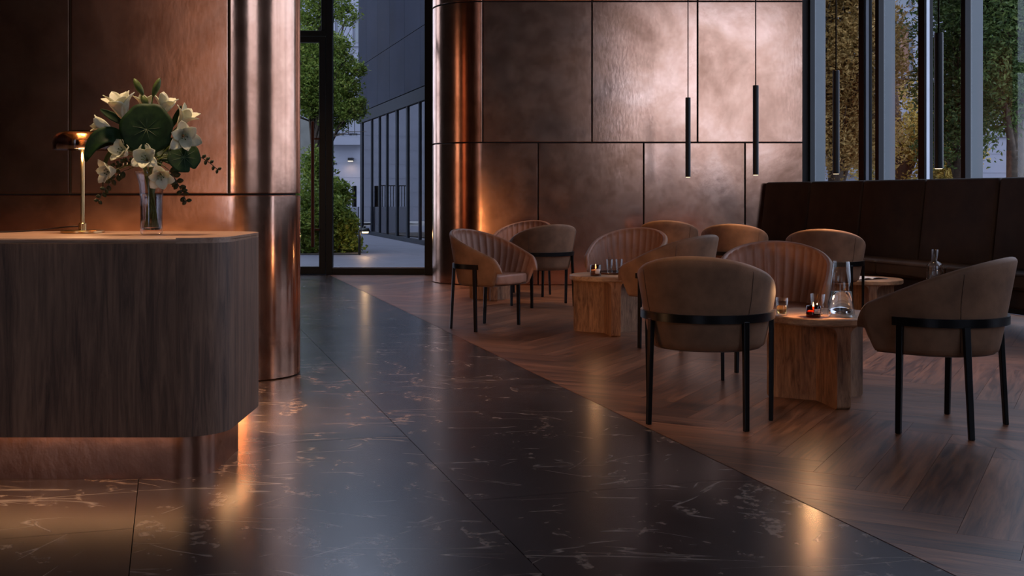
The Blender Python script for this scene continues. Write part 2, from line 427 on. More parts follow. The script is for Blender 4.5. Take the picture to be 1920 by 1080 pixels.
# ------------------------------------------------------------------ copper clad walls
H = 7.2
def wall_outline(x_flat, y0, rad, x_far, th=None):
    pass
def cpanel(name, path, z0, z1, mat, parent, th=.018, gap=.008, bev=.004):
    """a sheet following a 2D path (list of points, outer face), between z0 and z1; the ends and edges leave a joint"""
    pts = [Vector((p[0], p[1])) for p in path]
    # shorten the ends
    for e in (0, -1):
        q = pts[1] if e == 0 else pts[-2]; d = (q-pts[e]).normalized(); pts[e] = pts[e]+d*gap
    nrm = []
    for i in range(len(pts)):
        d = (pts[min(i+1, len(pts)-1)]-pts[max(i-1, 0)]).normalized(); nrm.append(Vector((d.y, -d.x)))
    bm = bmesh.new(); z0 += gap; z1 -= gap
    rows = []
    for off, za, zb in ((0-.0, z0+bev, z1-bev), (-bev, z0, z1), (-th, z0, z1)):
        for zz in (za, zb):
            row = []
            for i, p in enumerate(pts):
                q = p.copy()
                if off == 0 and i in (0, len(pts)-1):
                    qq = pts[1] if i == 0 else pts[-2]; q = p+(qq-p).normalized()*bev
                q = q+nrm[i]*off; row.append(bm.verts.new((q.x, q.y, zz)))
            rows.append(row)
    f0, f1, b0, b1, t0, t1 = rows; n = len(pts)
    def q4(a, b, c, d): bm.faces.new((a, b, c, d))
    for i in range(n-1):
        q4(f0[i], f0[i+1], f1[i+1], f1[i]); q4(b0[i], b0[i+1], f0[i+1], f0[i]); q4(f1[i], f1[i+1], b1[i+1], b1[i])
        q4(t0[i], t0[i+1], b0[i+1], b0[i]); q4(b1[i], b1[i+1], t1[i+1], t1[i]); q4(t1[i], t1[i+1], t0[i+1], t0[i])
    for i in (0, n-1):
        q4(f0[i], f1[i], b1[i], b0[i]); q4(b0[i], b1[i], t1[i], t0[i])
    o = obj(name, bm, mat, parent, True); sharp(o, 30); return o
def arc(cx, cy, r, a0, a1, n=24):
    return [(cx+r*math.cos(a0+(a1-a0)*i/n), cy+r*math.sin(a0+(a1-a0)*i/n)) for i in range(n+1)]
def line(x0, y0, x1, y1, n=8): return [(x0+(x1-x0)*i/n, y0+(y1-y0)*i/n) for i in range(n+1)]

# left wall, rounded end
LY, LR, LX = 6.89, .363, -1.73
core = bmesh.new(); r = LR-.03
prism(core, [(-8.8, LY+.03), (LX, LY+.03)]+arc(LX, LY+LR, r, -PI/2, PI/2, 24)[1:]+[(-8.8, LY+2*LR-.03)], 0, H)
wl = tag(obj('wall_left', core, 'joint_black', None), 'wall behind the reception desk clad in aged copper panels, with a rounded end', None, None, 'structure')
zs = [0, EYE, 3.45, H]
ux = [at(131, 0, LY).x-3*.97, at(131, 0, LY).x-2*.97, at(131, 0, LY).x-.97, at(131, 0, LY).x, LX]
for a, b in zip([-8.8]+ux, ux):
    for z0, z1 in ((EYE, 3.45), (3.45, H)): cpanel('copper_panel', line(a, LY, b, LY), z0, z1, 'copper', wl)
lowj = [-8.8, -6.6, -4.6, at(-60, 0, LY).x]
for a, b in zip(lowj, lowj[1:]): cpanel('copper_panel', line(a, LY, b, LY), 0, EYE, 'copper', wl)
half = arc(LX, LY+LR, LR, -PI/2, PI/2, 40)
cpanel('copper_panel', line(lowj[-1], LY, LX, LY, 12)[:-1]+half, 0, EYE, 'copper', wl, gap=.005)
for z0, z1 in ((EYE, 3.45), (3.45, H)): cpanel('copper_panel', half, z0, z1, 'copper', wl)
for z0, z1 in zip(zs, zs[1:]):
    for a, b in ((LX, -4.2), (-4.2, -8.8)): cpanel('copper_panel', line(a, LY+2*LR, b, LY+2*LR), z0, z1, 'copper', wl)

# back wall with rounded left end
BY, BR = 14.32, .684
BX = at(905, 0, BY).x; XE = at(1506, 0, BY).x
J1, J2 = 1.813, 3.605
core = bmesh.new(); r = BR-.03
left = arc(BX, BY+BR, r, 1.5*PI, .5*PI, 30)
prism(core, [(3.77, BY+.03)]+left+[(3.42, BY+2*BR-.03)], 0, H)
wb = tag(obj('wall_back', core, 'joint_black', None), 'back wall of large aged copper panels beside the glass door, with a rounded end', None, None, 'structure')
def px_(p): return at(p, 0, BY).x
curve_f = arc(BX, BY+BR, BR, PI, 1.5*PI, 26)         # leftmost -> front
upx = [BX, px_(1110), px_(1308), XE]
for z0, z1 in ((J1, J2), (J2, H)):
    for a, b in zip(upx, upx[1:]): cpanel('copper_panel', line(a, BY, b, BY), z0, z1, 'copper', wb)
    cpanel('copper_panel', arc(BX, BY+BR, BR, .75*PI, 1.5*PI, 36), z0, z1, 'copper', wb)
cpanel('copper_panel', arc(BX, BY+BR, BR, .75*PI, 1.5*PI, 36)+line(BX, BY, px_(1009), BY, 6)[1:], 0, J1, 'copper', wb)
lox = [px_(1009), px_(1207), px_(1397), XE]
for a, b in zip(lox, lox[1:]): cpanel('copper_panel', line(a, BY, b, BY), 0, J1, 'copper', wb)
# ceiling, rear and side enclosure (all outside the frame)
cpoly = [(-9, -5), (WINA+1.525+.3, -5), (WINA-4.42+.3, 14.5), (3.6, 16.4), (-9, 16.4)]
tag(obj('ceiling', prism(bmesh.new(), cpoly, H, H+.2), 'ceiling_mat'), None, None, None, 'structure')
bm = bmesh.new(); box(bm, -9, -4.1, -5, -4.8, 0, H); box(bm, -2.9, 3.4, -5, -4.8, 0, H); box(bm, 3.4, 9.8, -5, -4.8, 7.0, H); box(bm, 3.4, 9.8, -5, -4.8, 0, 1.85); box(bm, 8.85, 9.8, -5, -4.8, 1.85, 7.0); box(bm, -4.1, -2.9, -5, -4.8, 7.0, H)
tag(obj('wall_rear', bm, 'plaster_dark'), 'dark plastered rear wall with a wide window', None, None, 'structure')
obj('fill_panel', mbox(-5.5, -4.25, -4.79, -4.76, .2, 6.6), 'fill_glow_soft', bpy.data.objects['wall_rear'])  # unseen glowing sheet added to warm the left copper wall
bm = bmesh.new(); box(bm, -9, -8.8, -5, 16.3, 0, H)
wfl = tag(obj('wall_far_left', bm, 'plaster_dark'), 'dark plastered side wall', None, None, 'structure')
obj('fill_panel', mbox(-8.79, -8.76, 8.9, 10.3, .05, 4.4), 'fill_glow', wfl)  # unseen glowing sheet added for the orange stripe on the back column

# ------------------------------------------------------------------ glass door front
DY = 16.2
wd = tag(empty('window_1'), 'tall dark metal glazed screen beside the glass door', None, None, 'structure')
def fx(a, b, y0, y1, m='frame_metal', name='frame_member', par=None, d0=.0, d1=.12):
    p, q = at(a, y0, DY), at(b, y1, DY)
    return obj(name, mbox(p.x, q.x, DY+d0, DY+d1, q.z, p.z, bevel=.004, seg=1), m, par or wd)
xm0, xm1 = at(611, 0, DY).x, at(623, 0, DY).x
zt0, zt1 = at(0, 67, DY).z, at(0, 57, DY).z
zb = at(0, 503, DY).z
jr0 = at(797, 0, DY).x
def fb(name, x0, x1, z0, z1, m='frame_metal', par=None, d0=0, d1=.12):
    return obj(name, mbox(x0, x1, DY+d0, DY+d1, z0, z1, bevel=.004, seg=1), m, par or wd)
fb('mullion', xm0, xm1, 0, H)
fb('mullion', jr0, at(800, 0, DY).x+.35, 0, H, 'joint_black', d0=-.1, d1=.2)
fb('bottom_rail', xm1, jr0, 0, zb)
fb('transom', -4.6, xm0, zt0, zt1)
fb('top_rail', -4.6, .2, H-.08, H)
obj('glazing_bead', mbox(xm1, jr0, DY+.03, DY+.05, zb, zb+.012), 'edge_steel', wd)
fb('glass_pane', xm1, jr0, zb, H-.08, 'pane_clear', d0=.055, d1=.061)
fb('glass_pane', -4.6, at(602, 0, DY).x, zt1, H-.08, 'pane_clear', d0=.055, d1=.061)
fb('frame_member', at(602, 0, DY).x, xm0, zt1, H)
tag(obj('shade_wall_door', mbox(-9, -4.6, 16.15, 16.4, 0, H), 'plaster_dark'), 'unseen dark wall left of the glass door, added to darken the copper', None, None, 'structure')  # unseen wall added so the rounded copper end mirrors something dark
dr = tag(empty('door_1'), 'tall glazed door leaf in a dark frame with a long bar handle', None, None, 'structure')
zd1 = at(0, 79, DY).z; xs0 = at(598, 0, DY).x
fb('stile', xs0, xm0-.008, .01, zt0-.01, par=dr); fb('stile', -4.5, -4.4, .01, zt0-.01, par=dr)
fb('top_rail', -4.4, xs0, zd1, zt0-.01, par=dr); fb('bottom_rail', -4.4, xs0, .01, at(0, 500, DY).z, par=dr)
fb('glass_pane', -4.4, xs0, at(0, 500, DY).z, zd1, 'pane_clear', dr, .055, .061)
hp = at(588, 463, DY); ht = at(588, 228, DY); bm = bmesh.new()
box(bm, hp.x-.022, hp.x+.022, DY-.09, DY-.055, hp.z, ht.z, .005, 1)
for z in (hp.z+.25, ht.z-.25): box(bm, hp.x-.01, xs0+.02, DY-.06, DY+.02, z-.012, z+.012)
obj('door_handle', bm, 'bronze_handle', dr)

# ------------------------------------------------------------------ window wall on the right
ww = tag(empty('window_2'), 'floor to ceiling window wall with dark mullions and grey fins behind the banquette', None, None, 'structure')
def wpt(Y, off=0): return Vector((WINA-.305*Y, Y))+Nn*off
def wy(px): return WINA/((px-960)/F+.305)
def wbox(name, Ya, along, off0, off1, z0, z1, mat, bev=.003, par=ww):
    c = wpt(Ya, (off0+off1)/2); return obj(name, obox(bmesh.new(), c, U, along, off1-off0, z0, z1, bev), mat, par)
def wrun(name, Y0, Y1, off0, off1, z0, z1, mat, bev=0):
    c = wpt((Y0+Y1)/2, (off0+off1)/2); ln = (wpt(Y1)-wpt(Y0)).length
    return obj(name, obox(bmesh.new(), c, U, ln, off1-off0, z0, z1, bev), mat, ww)
wrun('bottom_rail', 4.3, 14.5, -.04, .06, 0, .06, 'black_metal'); wrun('top_rail', 4.3, 14.5, -.04, .06, H-.1, H, 'black_metal')
fins = [14.36, wy(1651), wy(1813)]; y = fins[-1]
while y > 6: y -= 2.2; fins.append(y)
for k, Y in enumerate(fins):
    wbox('fin_edge', Y-.0, .07, -.05, .02, 0, H, 'black_metal'); wbox('window_fin', Y+.02, .06, .025, .19, 0, H, 'fin_grey')
for k, Y in enumerate([wy(1623), wy(1736), 9.0, 6.3]):
    wbox('mullion', Y, .11, -.06, .05, 0, H, 'black_metal')
    wbox('mullion_glint', Y-.058, .005, -.04, .0, 0, H, 'edge_steel', 0)  # pale strip added as the edge highlight of each mullion
for a, b in zip(fins, fins[1:]): wrun('glass_pane', a-.04, b+.06, .024, .030, .06, H-.1, 'pane_clear')
wrw = obox(bmesh.new(), wpt(-.2, .0), U, 9.6, .16, 0, H)  # unseen wall, lengthened to darken the nearest right chair
tag(obj('shade_wall_right', wrw, 'plaster_dark'), 'unseen dark right hand wall beside the viewer, lengthened to shade the seating', None, None, 'structure')
# rear window behind the viewer
wr = tag(empty('window_3'), 'wide rear window with dark mullions', None, None, 'structure')
for x in (3.4, 6.1, 8.0): obj('mullion', mbox(x-.05, x+.05, -4.9, -4.8, 1.85, 7.0), 'black_metal', wr)
for a, b, c in ((-4.1, -2.9, 0), (3.45, 6.05, 1.85), (6.15, 7.95, 1.85), (8.05, 8.85, 1.85)): obj('glass_pane', mbox(a, b, -4.87, -4.864, c, 7.0), 'pane_clear', wr)  # slim left pane added for the bright line on the left column

# ------------------------------------------------------------------ reception counter
CB0, CB1, CR_ = 4.48, 5.30, .18
def rr_outline(xr, y0, y1, r, xl=-5.4, n=10):
    return [(xl, y0)]+arc(xr-r, y0+r, r, -PI/2, 0, n)+arc(xr-r, y1-r, r, 0, PI/2, n)+[(xl, y1)]
cz0, cz1 = .186, .978
ct = thing('reception_counter', 'long dark walnut reception counter with rounded end on a recessed copper plinth', 'counter', (-2.5, 4.9, 0))
o = obj('counter_body', prism(bmesh.new(), [(x+2.5, y-4.9) for x, y in rr_outline(-1.155, CB0, CB1, CR_)], cz0, cz1-.022, .002), 'walnut_vertical', ct, True); sharp(o)
o = obj('worktop', prism(bmesh.new(), [(x+2.5, y-4.9) for x, y in rr_outline(-1.155, CB0, CB1, CR_)], cz1-.0225, cz1, .012, 4), 'worktop_mat' if 'worktop_mat' in MATS else wood('worktop_mat', (.20, .105, .065), (.45, .27, .18), (1.5, 16, 16), .4, 1, .15, False), ct, True); sharp(o)
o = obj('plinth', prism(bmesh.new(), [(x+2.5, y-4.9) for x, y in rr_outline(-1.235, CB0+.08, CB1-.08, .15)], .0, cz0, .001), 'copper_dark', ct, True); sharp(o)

# ------------------------------------------------------------------ table lamp
lp = at(155, 437, 5.06); lp.z = cz1
lm = thing('table_lamp', 'slim brass table lamp with a smoked glass domed shade on the counter', 'lamp', lp)
S = 5.06/F
def lat(prof, seg=40): return lathe(bmesh.new(), [(r*S, z*S) for r, z in prof], seg)
zc = 0
o = obj('base', lat([(0, 0), (37, 0), (39, 1), (39, 4.5), (37.5, 5.5), (0, 5.5)]), 'brass', lm, True); sharp(o)
o = obj('collar', lat([(0, 5.5), (7, 5.5), (7, 18), (6, 19), (0, 19)], 20), 'brass', lm, True); sharp(o)
o = obj('pole', lat([(3.6, 19), (3.6, 156), (3.0, 160)], 16), 'brass', lm, True)
o = obj('reflector', lat([(0, 161), (12.5, 161), (12.5, 165), (8, 166), (8, 170), (12, 171), (12, 174), (16, 175), (30, 183), (40, 186), (41, 188), (20, 190), (0, 190)]), 'brass', lm, True); sharp(o, 50)
prof = [(51, 156), (51.5, 170), (49, 178), (43, 184), (34, 188), (20, 191), (0, 192.0), (0, 193.2), (20, 192.3), (34, 189.6), (44, 185.5), (50.5, 179), (53, 170), (52.5, 156), (51, 156)]
o = obj('lamp_shade', lat(prof, 48), 'smoke_glass', lm, True)
o = obj('bulb_ring', lat([(0, 157.5), (7, 157.5), (7.5, 160), (0, 160.8)], 20), 'lamp_glow', lm, True)
b = bmesh.new(); tube(b, bez((-.016, -.01, .03), (-.12, -.02, .03), (-.16, .03, .004), (-.42, .02, .004), 14)+[Vector((-.9, .06, .004))], .0032, 8)
tag(obj('cord', b, 'cable', lm, True), 'dark cable trailing from the lamp base')
point('lamp_bulb_light', lp+Vector((0, -.02, .345)), 3.5, WARM, .03)

# ------------------------------------------------------------------ vase with flowers
VY = 4.86; vp = at(284, 441, VY); vp.z = cz1; s = VY/F
vs = thing('glass_vase', 'clear flared glass vase of water standing on the counter', 'vase', vp)
o = obj('vessel', lathe(bmesh.new(), [(r*s, z*s) for r, z in [(0, 0), (17, 0), (19.5, 2), (20.5, 6), (20, 30), (20.5, 70), (22.5, 95), (27, 112), (30, 118), (29, 119), (25.5, 112), (21, 95), (19, 70), (18.6, 30), (18.8, 12), (16, 9), (0, 9)]], 48), 'vase_glass', vs, True)
o = obj('water', lathe(bmesh.new(), [(r*s, z*s) for r, z in [(0, 9.4), (15.8, 9.4), (18.3, 12.3), (18.2, 30), (18.5, 70), (18.6, 76), (0, 76)]], 32), 'water', vs, True); sharp(o)
mouth = vp+Vector((0, 0, 112*s)); foot = vp+Vector((0, 0, 14*s))
def fl(px, py, dy=0): return at(px, py, VY+dy)
kk = [0]
def stem(parent, end, rad=.003, thru=None):
    """from the vase foot through the mouth to the flower (parent's local origin = end)"""
    kk[0] += 1; a = kk[0]*2.4
    f = foot+Vector((math.cos(a), math.sin(a), 0))*.022; m = mouth+Vector((-math.cos(a)*.4+(end.x-vp.x)*2.2, -math.sin(a)*.4+(end.y-vp.y)*1.6, 0)).normalized()*.028
    d = (m-f); q = thru or (m+d.normalized()*.10)
    pts = [f, f+(m-f)*.5]+bez(m, m+(m-f).normalized()*.07, (q+end)/2, end, 8)
    return obj('stem', tube(bmesh.new(), [p-end for p in pts], rad, 7), 'stem_green', parent, True)
def petal_bm(Lh, W, a0, a1, cup=.25, tip=.2, az=0, nu=9, nv=6):
    """petal: starts at the origin, leans a0 from +Z and curls to a1; az around Z"""
    bm = bmesh.new(); rows = []; p = Vector((0, .006, 0)); 
    for i in range(nu+1):
        u = i/nu; a = a0+(a1-a0)*u**1.6
        if i: p = p+Vector((0, math.sin(a), math.cos(a)))*(Lh/nu)
        wd_ = W*(math.sin(PI*min(1, (u*.88+.1))**1.15)**.75+.04)*(1 if u < .999 else .25)
        nrm = Vector((0, -math.cos(a), math.sin(a))); row = []
        for j in range(nv+1):
            v = j/nv*2-1
            q = p+Vector((v*wd_, 0, 0))+nrm*(cup*wd_*v*v*(1-.5*u)+.0015*math.sin(9*u+5*v))
            row.append(bm.verts.new(Matrix.Rotation(az, 3, 'Z') @ q))
        rows.append(row)
    for i in range(nu):
        for j in range(nv): bm.faces.new((rows[i][j], rows[i][j+1], rows[i+1][j+1], rows[i+1][j]))
    return bm
def orient(o, direction):
    o.rotation_mode = 'QUATERNION'; o.rotation_quaternion = Vector(direction).to_track_quat('Z', 'Y')
def solid(o, t=.0012):
    m = o.modifiers.new('thickness', 'SOLIDIFY'); m.thickness = t; m.offset = 0; return o
def bloom(pos, direction, Lh, W, op, label, n=6, rnd=0):
    t = thing('white_lily', label, 'flower', pos, 0, 'white lilies in the glass vase')
    h = empty('flower_head', (0, 0, 0), 0, t); orient(h, direction)
    bpy.data.objects.remove(h)
    q = Vector(direction).to_track_quat('Z', 'Y').to_matrix()
    for i in range(n):
        inner = i % 2; az = 2*PI*i/n+rnd
        b = petal_bm(Lh*(.92+.12*R.random()), W*(.9+.2*R.random()), op*(.35 if inner else .5), op*(1.0 if inner else 1.45)+.25*R.random(), .45, az=az)
        b.transform(q.to_4x4()); solid(obj('petal', b, 'petal', t, True, recalc=False))
    b = bmesh.new()
    for i in range(5):
        a = 2*PI*i/5; e = Vector((math.cos(a)*.012, math.sin(a)*.012, Lh*.55)); tube(b, [q @ Vector((0, 0, .004)), q @ (e*.6), q @ e], .0009, 5)
        bmesh.ops.create_icosphere(b, subdivisions=1, radius=.003, matrix=Matrix.Translation(q @ e))
    obj('stamen', b, 'stem_green', t, True); stem(t, Vector(pos)); return t
bl = [
 (fl(232, 222, -.02), (-.15, -.35, 1), .105, .034, .62, 'largest white lily standing highest at the upper left of the bouquet', 8, .3),
 (fl(206, 240, -.01), (-.9, -.3, .35), .065, .022, .45, 'small half open white lily pointing left below the largest bloom', 6, .8),
 (fl(274, 212, .05), (-.1, .1, 1), .07, .024, .55, 'white lily peeping out behind the top of the round leaf', 6, .1),
 (fl(303, 216, .03), (.35, -.1, 1), .085, .03, .6, 'white lily rising to the right of the round leaf', 6, .5),
 (fl(335, 236, .02), (.6, -.1, .8), .085, .027, .55, 'pale lily with curled tips at the upper right of the bouquet', 6, .9),
 (fl(343, 255, -.05), (.35, -.8, -.1), .075, .03, .9, 'wide open white lily facing out at the right of the round leaf', 6, .2),
 (fl(238, 290, -.07), (-.35, -.75, .35), .065, .026, .8, 'open white lily below the round leaf towards the left', 6, .6),
 (fl(276, 301, -.09), (.0, -1, .25), .062, .030, 1.0, 'open white lily facing forward just above the vase mouth', 6, .0),
 (fl(216, 320, -.05), (-.55, -.7, -.1), .066, .026, .75, 'lowest white lily at the left of the bouquet', 6, .4),
 (fl(301, 326, -.09), (.25, -.8, -.35), .060, .027, .85, 'white lily drooping over the right of the vase rim', 6, .3),
 (fl(318, 292, -.02), (.5, -.5, .1), .050, .022, .5, 'small shaded lily tucked below the right side of the round leaf', 6, .7)]
for a in bl: bloom(a[0], a[1], a[2]*1.25, a[3]*.90, *a[4:5], a[5], *a[6:])
for px0, py0, px1, py1, lab in ((268, 178, 251, 147, 'closed green lily bud leaning left at the top of the bouquet'), (287, 180, 300, 146, 'closed green lily bud leaning right at the top of the bouquet'), (276, 200, 266, 178, 'short green bud directly above the round leaf')):
    p0, p1 = fl(px0, py0), fl(px1, py1); t = thing('lily_bud', lab, 'flower', p0)
    n = 9; pts = [(p1-p0)*(i/n) for i in range(n+1)]
    obj('bud', tube(bmesh.new(), pts, [.0035+.0115*math.sin(PI*min(1, (i/n)*.92+.06))**.9 for i in range(n)]+[.001], 10), 'stem_green', t, True); stem(t, p0)
def leaf_blade(outline_pts, mid, name='blade'):
    pass
def round_leaf(pos, nrm, rad, label, notch=.5, rot=0, fold=.25):
    t = thing('round_leaf', label, 'leaf', pos); q = Vector(nrm).to_track_quat('Z', 'Y').to_matrix() @ Matrix.Rotation(rot, 3, 'Z')
    bm = bmesh.new(); nr, na = 8, 48; c = bm.verts.new((0, 0, 0)); rings = []
    for i in range(1, nr+1):
        ring = []
        for k in range(na):
            a = 2*PI*k/na; rr = rad*(i/nr)*(1-notch*math.exp(-((a-1.5*PI)/.12)**2)*(i/nr))*(1+.025*math.sin(7*a))
            vein = abs(math.sin(4.5*(a+PI/2)))
            z = fold*rad*(i/nr)**2*(.25*math.cos(2*a))+.03*rad*vein*(i/nr)-.02*rad*math.sin(a*9)*(i/nr)**3
            ring.append(bm.verts.new(q @ Vector((rr*math.cos(a), rr*math.sin(a), z))))
        rings.append(ring)
    for k in range(na): bm.faces.new((c, rings[0][k], rings[0][(k+1) % na]))
    for i in range(nr-1):
        for k in range(na): bm.faces.new((rings[i][k], rings[i+1][k], rings[i+1][(k+1) % na], rings[i][(k+1) % na]))
    solid(obj('blade', bm, 'leaf_round', t, True, recalc=False))
    b = bmesh.new()
    for k in range(9):
        a = PI/2+2*PI*(k+.0)/9*.98; tube(b, [q @ Vector((rad*f*math.cos(a), rad*f*math.sin(a), .0012+fold*rad*f*f*.25*math.cos(2*a))) for f in (0, .3, .6, .85)], [.0012, .001, .0007, .0003], 5)
    tag(obj('leaf_vein', b, 'vein_green', t, True), 'pale green veins'); stem(t, Vector(pos)); return t
round_leaf(fl(275, 242, -.11), (.02, -1, .12), 49*s, 'large round dark green leaf at the centre of the bouquet', .35)
round_leaf(fl(345, 295, -.06), (.35, -.9, .3), 30*s, 'smaller dark green round leaf hanging at the right of the bouquet', .3, .5)
round_leaf(fl(322, 283, .01), (.2, -.8, .5), 30*s, 'dark leaf in shade between the round leaf and the right hand lily', .3, .9)
def long_leaf(pts, W, label, mat='leaf_round', name='drooping_leaf'):
    pts = [Vector(p) for p in pts]; o0 = pts[0]; t = thing(name, label, 'leaf', o0)
    cv = bez(*pts, 14); bm = bmesh.new(); rows = []
    for i, p in enumerate(cv):
        u = i/14; d = (cv[min(i+1, 14)]-cv[max(i-1, 0)]).normalized(); sd = d.cross(Vector((0, -1, .35))).normalized(); up = sd.cross(d)
        ww_ = W*math.sin(PI*min(1, u*.93+.05))**.7
        rows.append([bm.verts.new(p-o0+sd*v*ww_+up*(.25*ww_*v*v)) for v in (-1, -.66, -.33, 0, .33, .66, 1)])
    for i in range(14):
        for j in range(6): bm.faces.new((rows[i][j], rows[i][j+1], rows[i+1][j+1], rows[i+1][j]))
    solid(obj('blade', bm, mat, t, True, recalc=False)); stem(t, o0); return t
long_leaf([fl(245, 275, -.02), fl(205, 235, -.08), fl(175, 255, -.1), fl(161, 303, -.1)], 17*s, 'long dark leaf arching over the lamp at the left of the bouquet')
long_leaf([fl(250, 272, .02), fl(222, 250, .0), fl(190, 262, .0), fl(172, 285, .0)], 13*s, 'second dark leaf arching behind the first towards the lamp')
long_leaf([fl(240, 235, .02), fl(222, 225, 0), fl(205, 215, 0), fl(188, 205, 0)], 8*s, 'narrow dark leaf pointing up left beside the largest lily')
long_leaf([fl(255, 290, .05), fl(222, 262, .05), fl(190, 280, .05), fl(193, 350, .05)], 5*s, 'thin brownish blade looping down at the left of the vase', 'leaf_sprig', 'grass_blade')
long_leaf([fl(322, 240, .04), fl(328, 225, .03), fl(334, 215, .03), fl(340, 198, .02)], 6*s, 'narrow reddish leaf standing up at the upper right of the bouquet')
def sprig(p0, p1, p2, p3, label, lw=7):
    cv = bez(p0, p1, p2, p3, 12); o0 = Vector(p0); t = thing('eucalyptus_sprig', label, 'foliage', o0, 0, 'dark leafy sprigs hanging from the bouquet')
    obj('twig', tube(bmesh.new(), [p-o0 for p in cv], .0018, 6), 'bark', t, True)
    for i in range(2, 13):
        d = (cv[i]-cv[i-1]).normalized(); sgn = 1 if i % 2 else -1
        for sg in ((sgn,) if i % 3 else (1, -1)):
            sd = d.cross(Vector((0, -1, 0))).normalized()*sg; ax = (sd+d*.45).normalized(); L_ = lw*2.0*s*(1-.35*i/12); nn = ax.cross(Vector((R.uniform(-.4, .4), -1, R.uniform(-.4, .4)))).normalized()
            bm = bmesh.new(); rows = []
            for a in range(7):
                u = a/6; ww_ = L_*.36*math.sin(PI*min(1, u*.96+.02))**.7
                rows.append([bm.verts.new(cv[i]-o0+ax*(L_*u)+nn*(v*ww_)+Vector((0, -1, 0))*(.002*math.sin(PI*u)-abs(v)*.002)) for v in (-1, 0, 1)])
            for a in range(6):
                for j in range(2): bm.faces.new((rows[a][j], rows[a][j+1], rows[a+1][j+1], rows[a+1][j]))
            solid(obj('leaflet', bm, 'leaf_sprig', t, True, recalc=False))
    stem(t, o0, .002); return t
sprig(fl(325, 290, -.03), fl(350, 280, -.03), fl(378, 290, -.03), fl(408, 318, -.03), 'leafy sprig reaching furthest right from the bouquet', 6)
sprig(fl(312, 315, -.05), fl(326, 325, -.06), fl(336, 350, -.06), fl(349, 376, -.06), 'leafy sprig hanging just right of the vase', 8)
sprig(fl(240, 318, -.03), fl(222, 322, -.04), fl(200, 345, -.04), fl(185, 376, -.04), 'leafy sprig hanging down left of the vase', 7)
sprig(fl(262, 305, .0), fl(240, 300, .0), fl(228, 305, .0), fl(212, 312, .0), 'short leafy sprig between the two lower left lilies', 5)

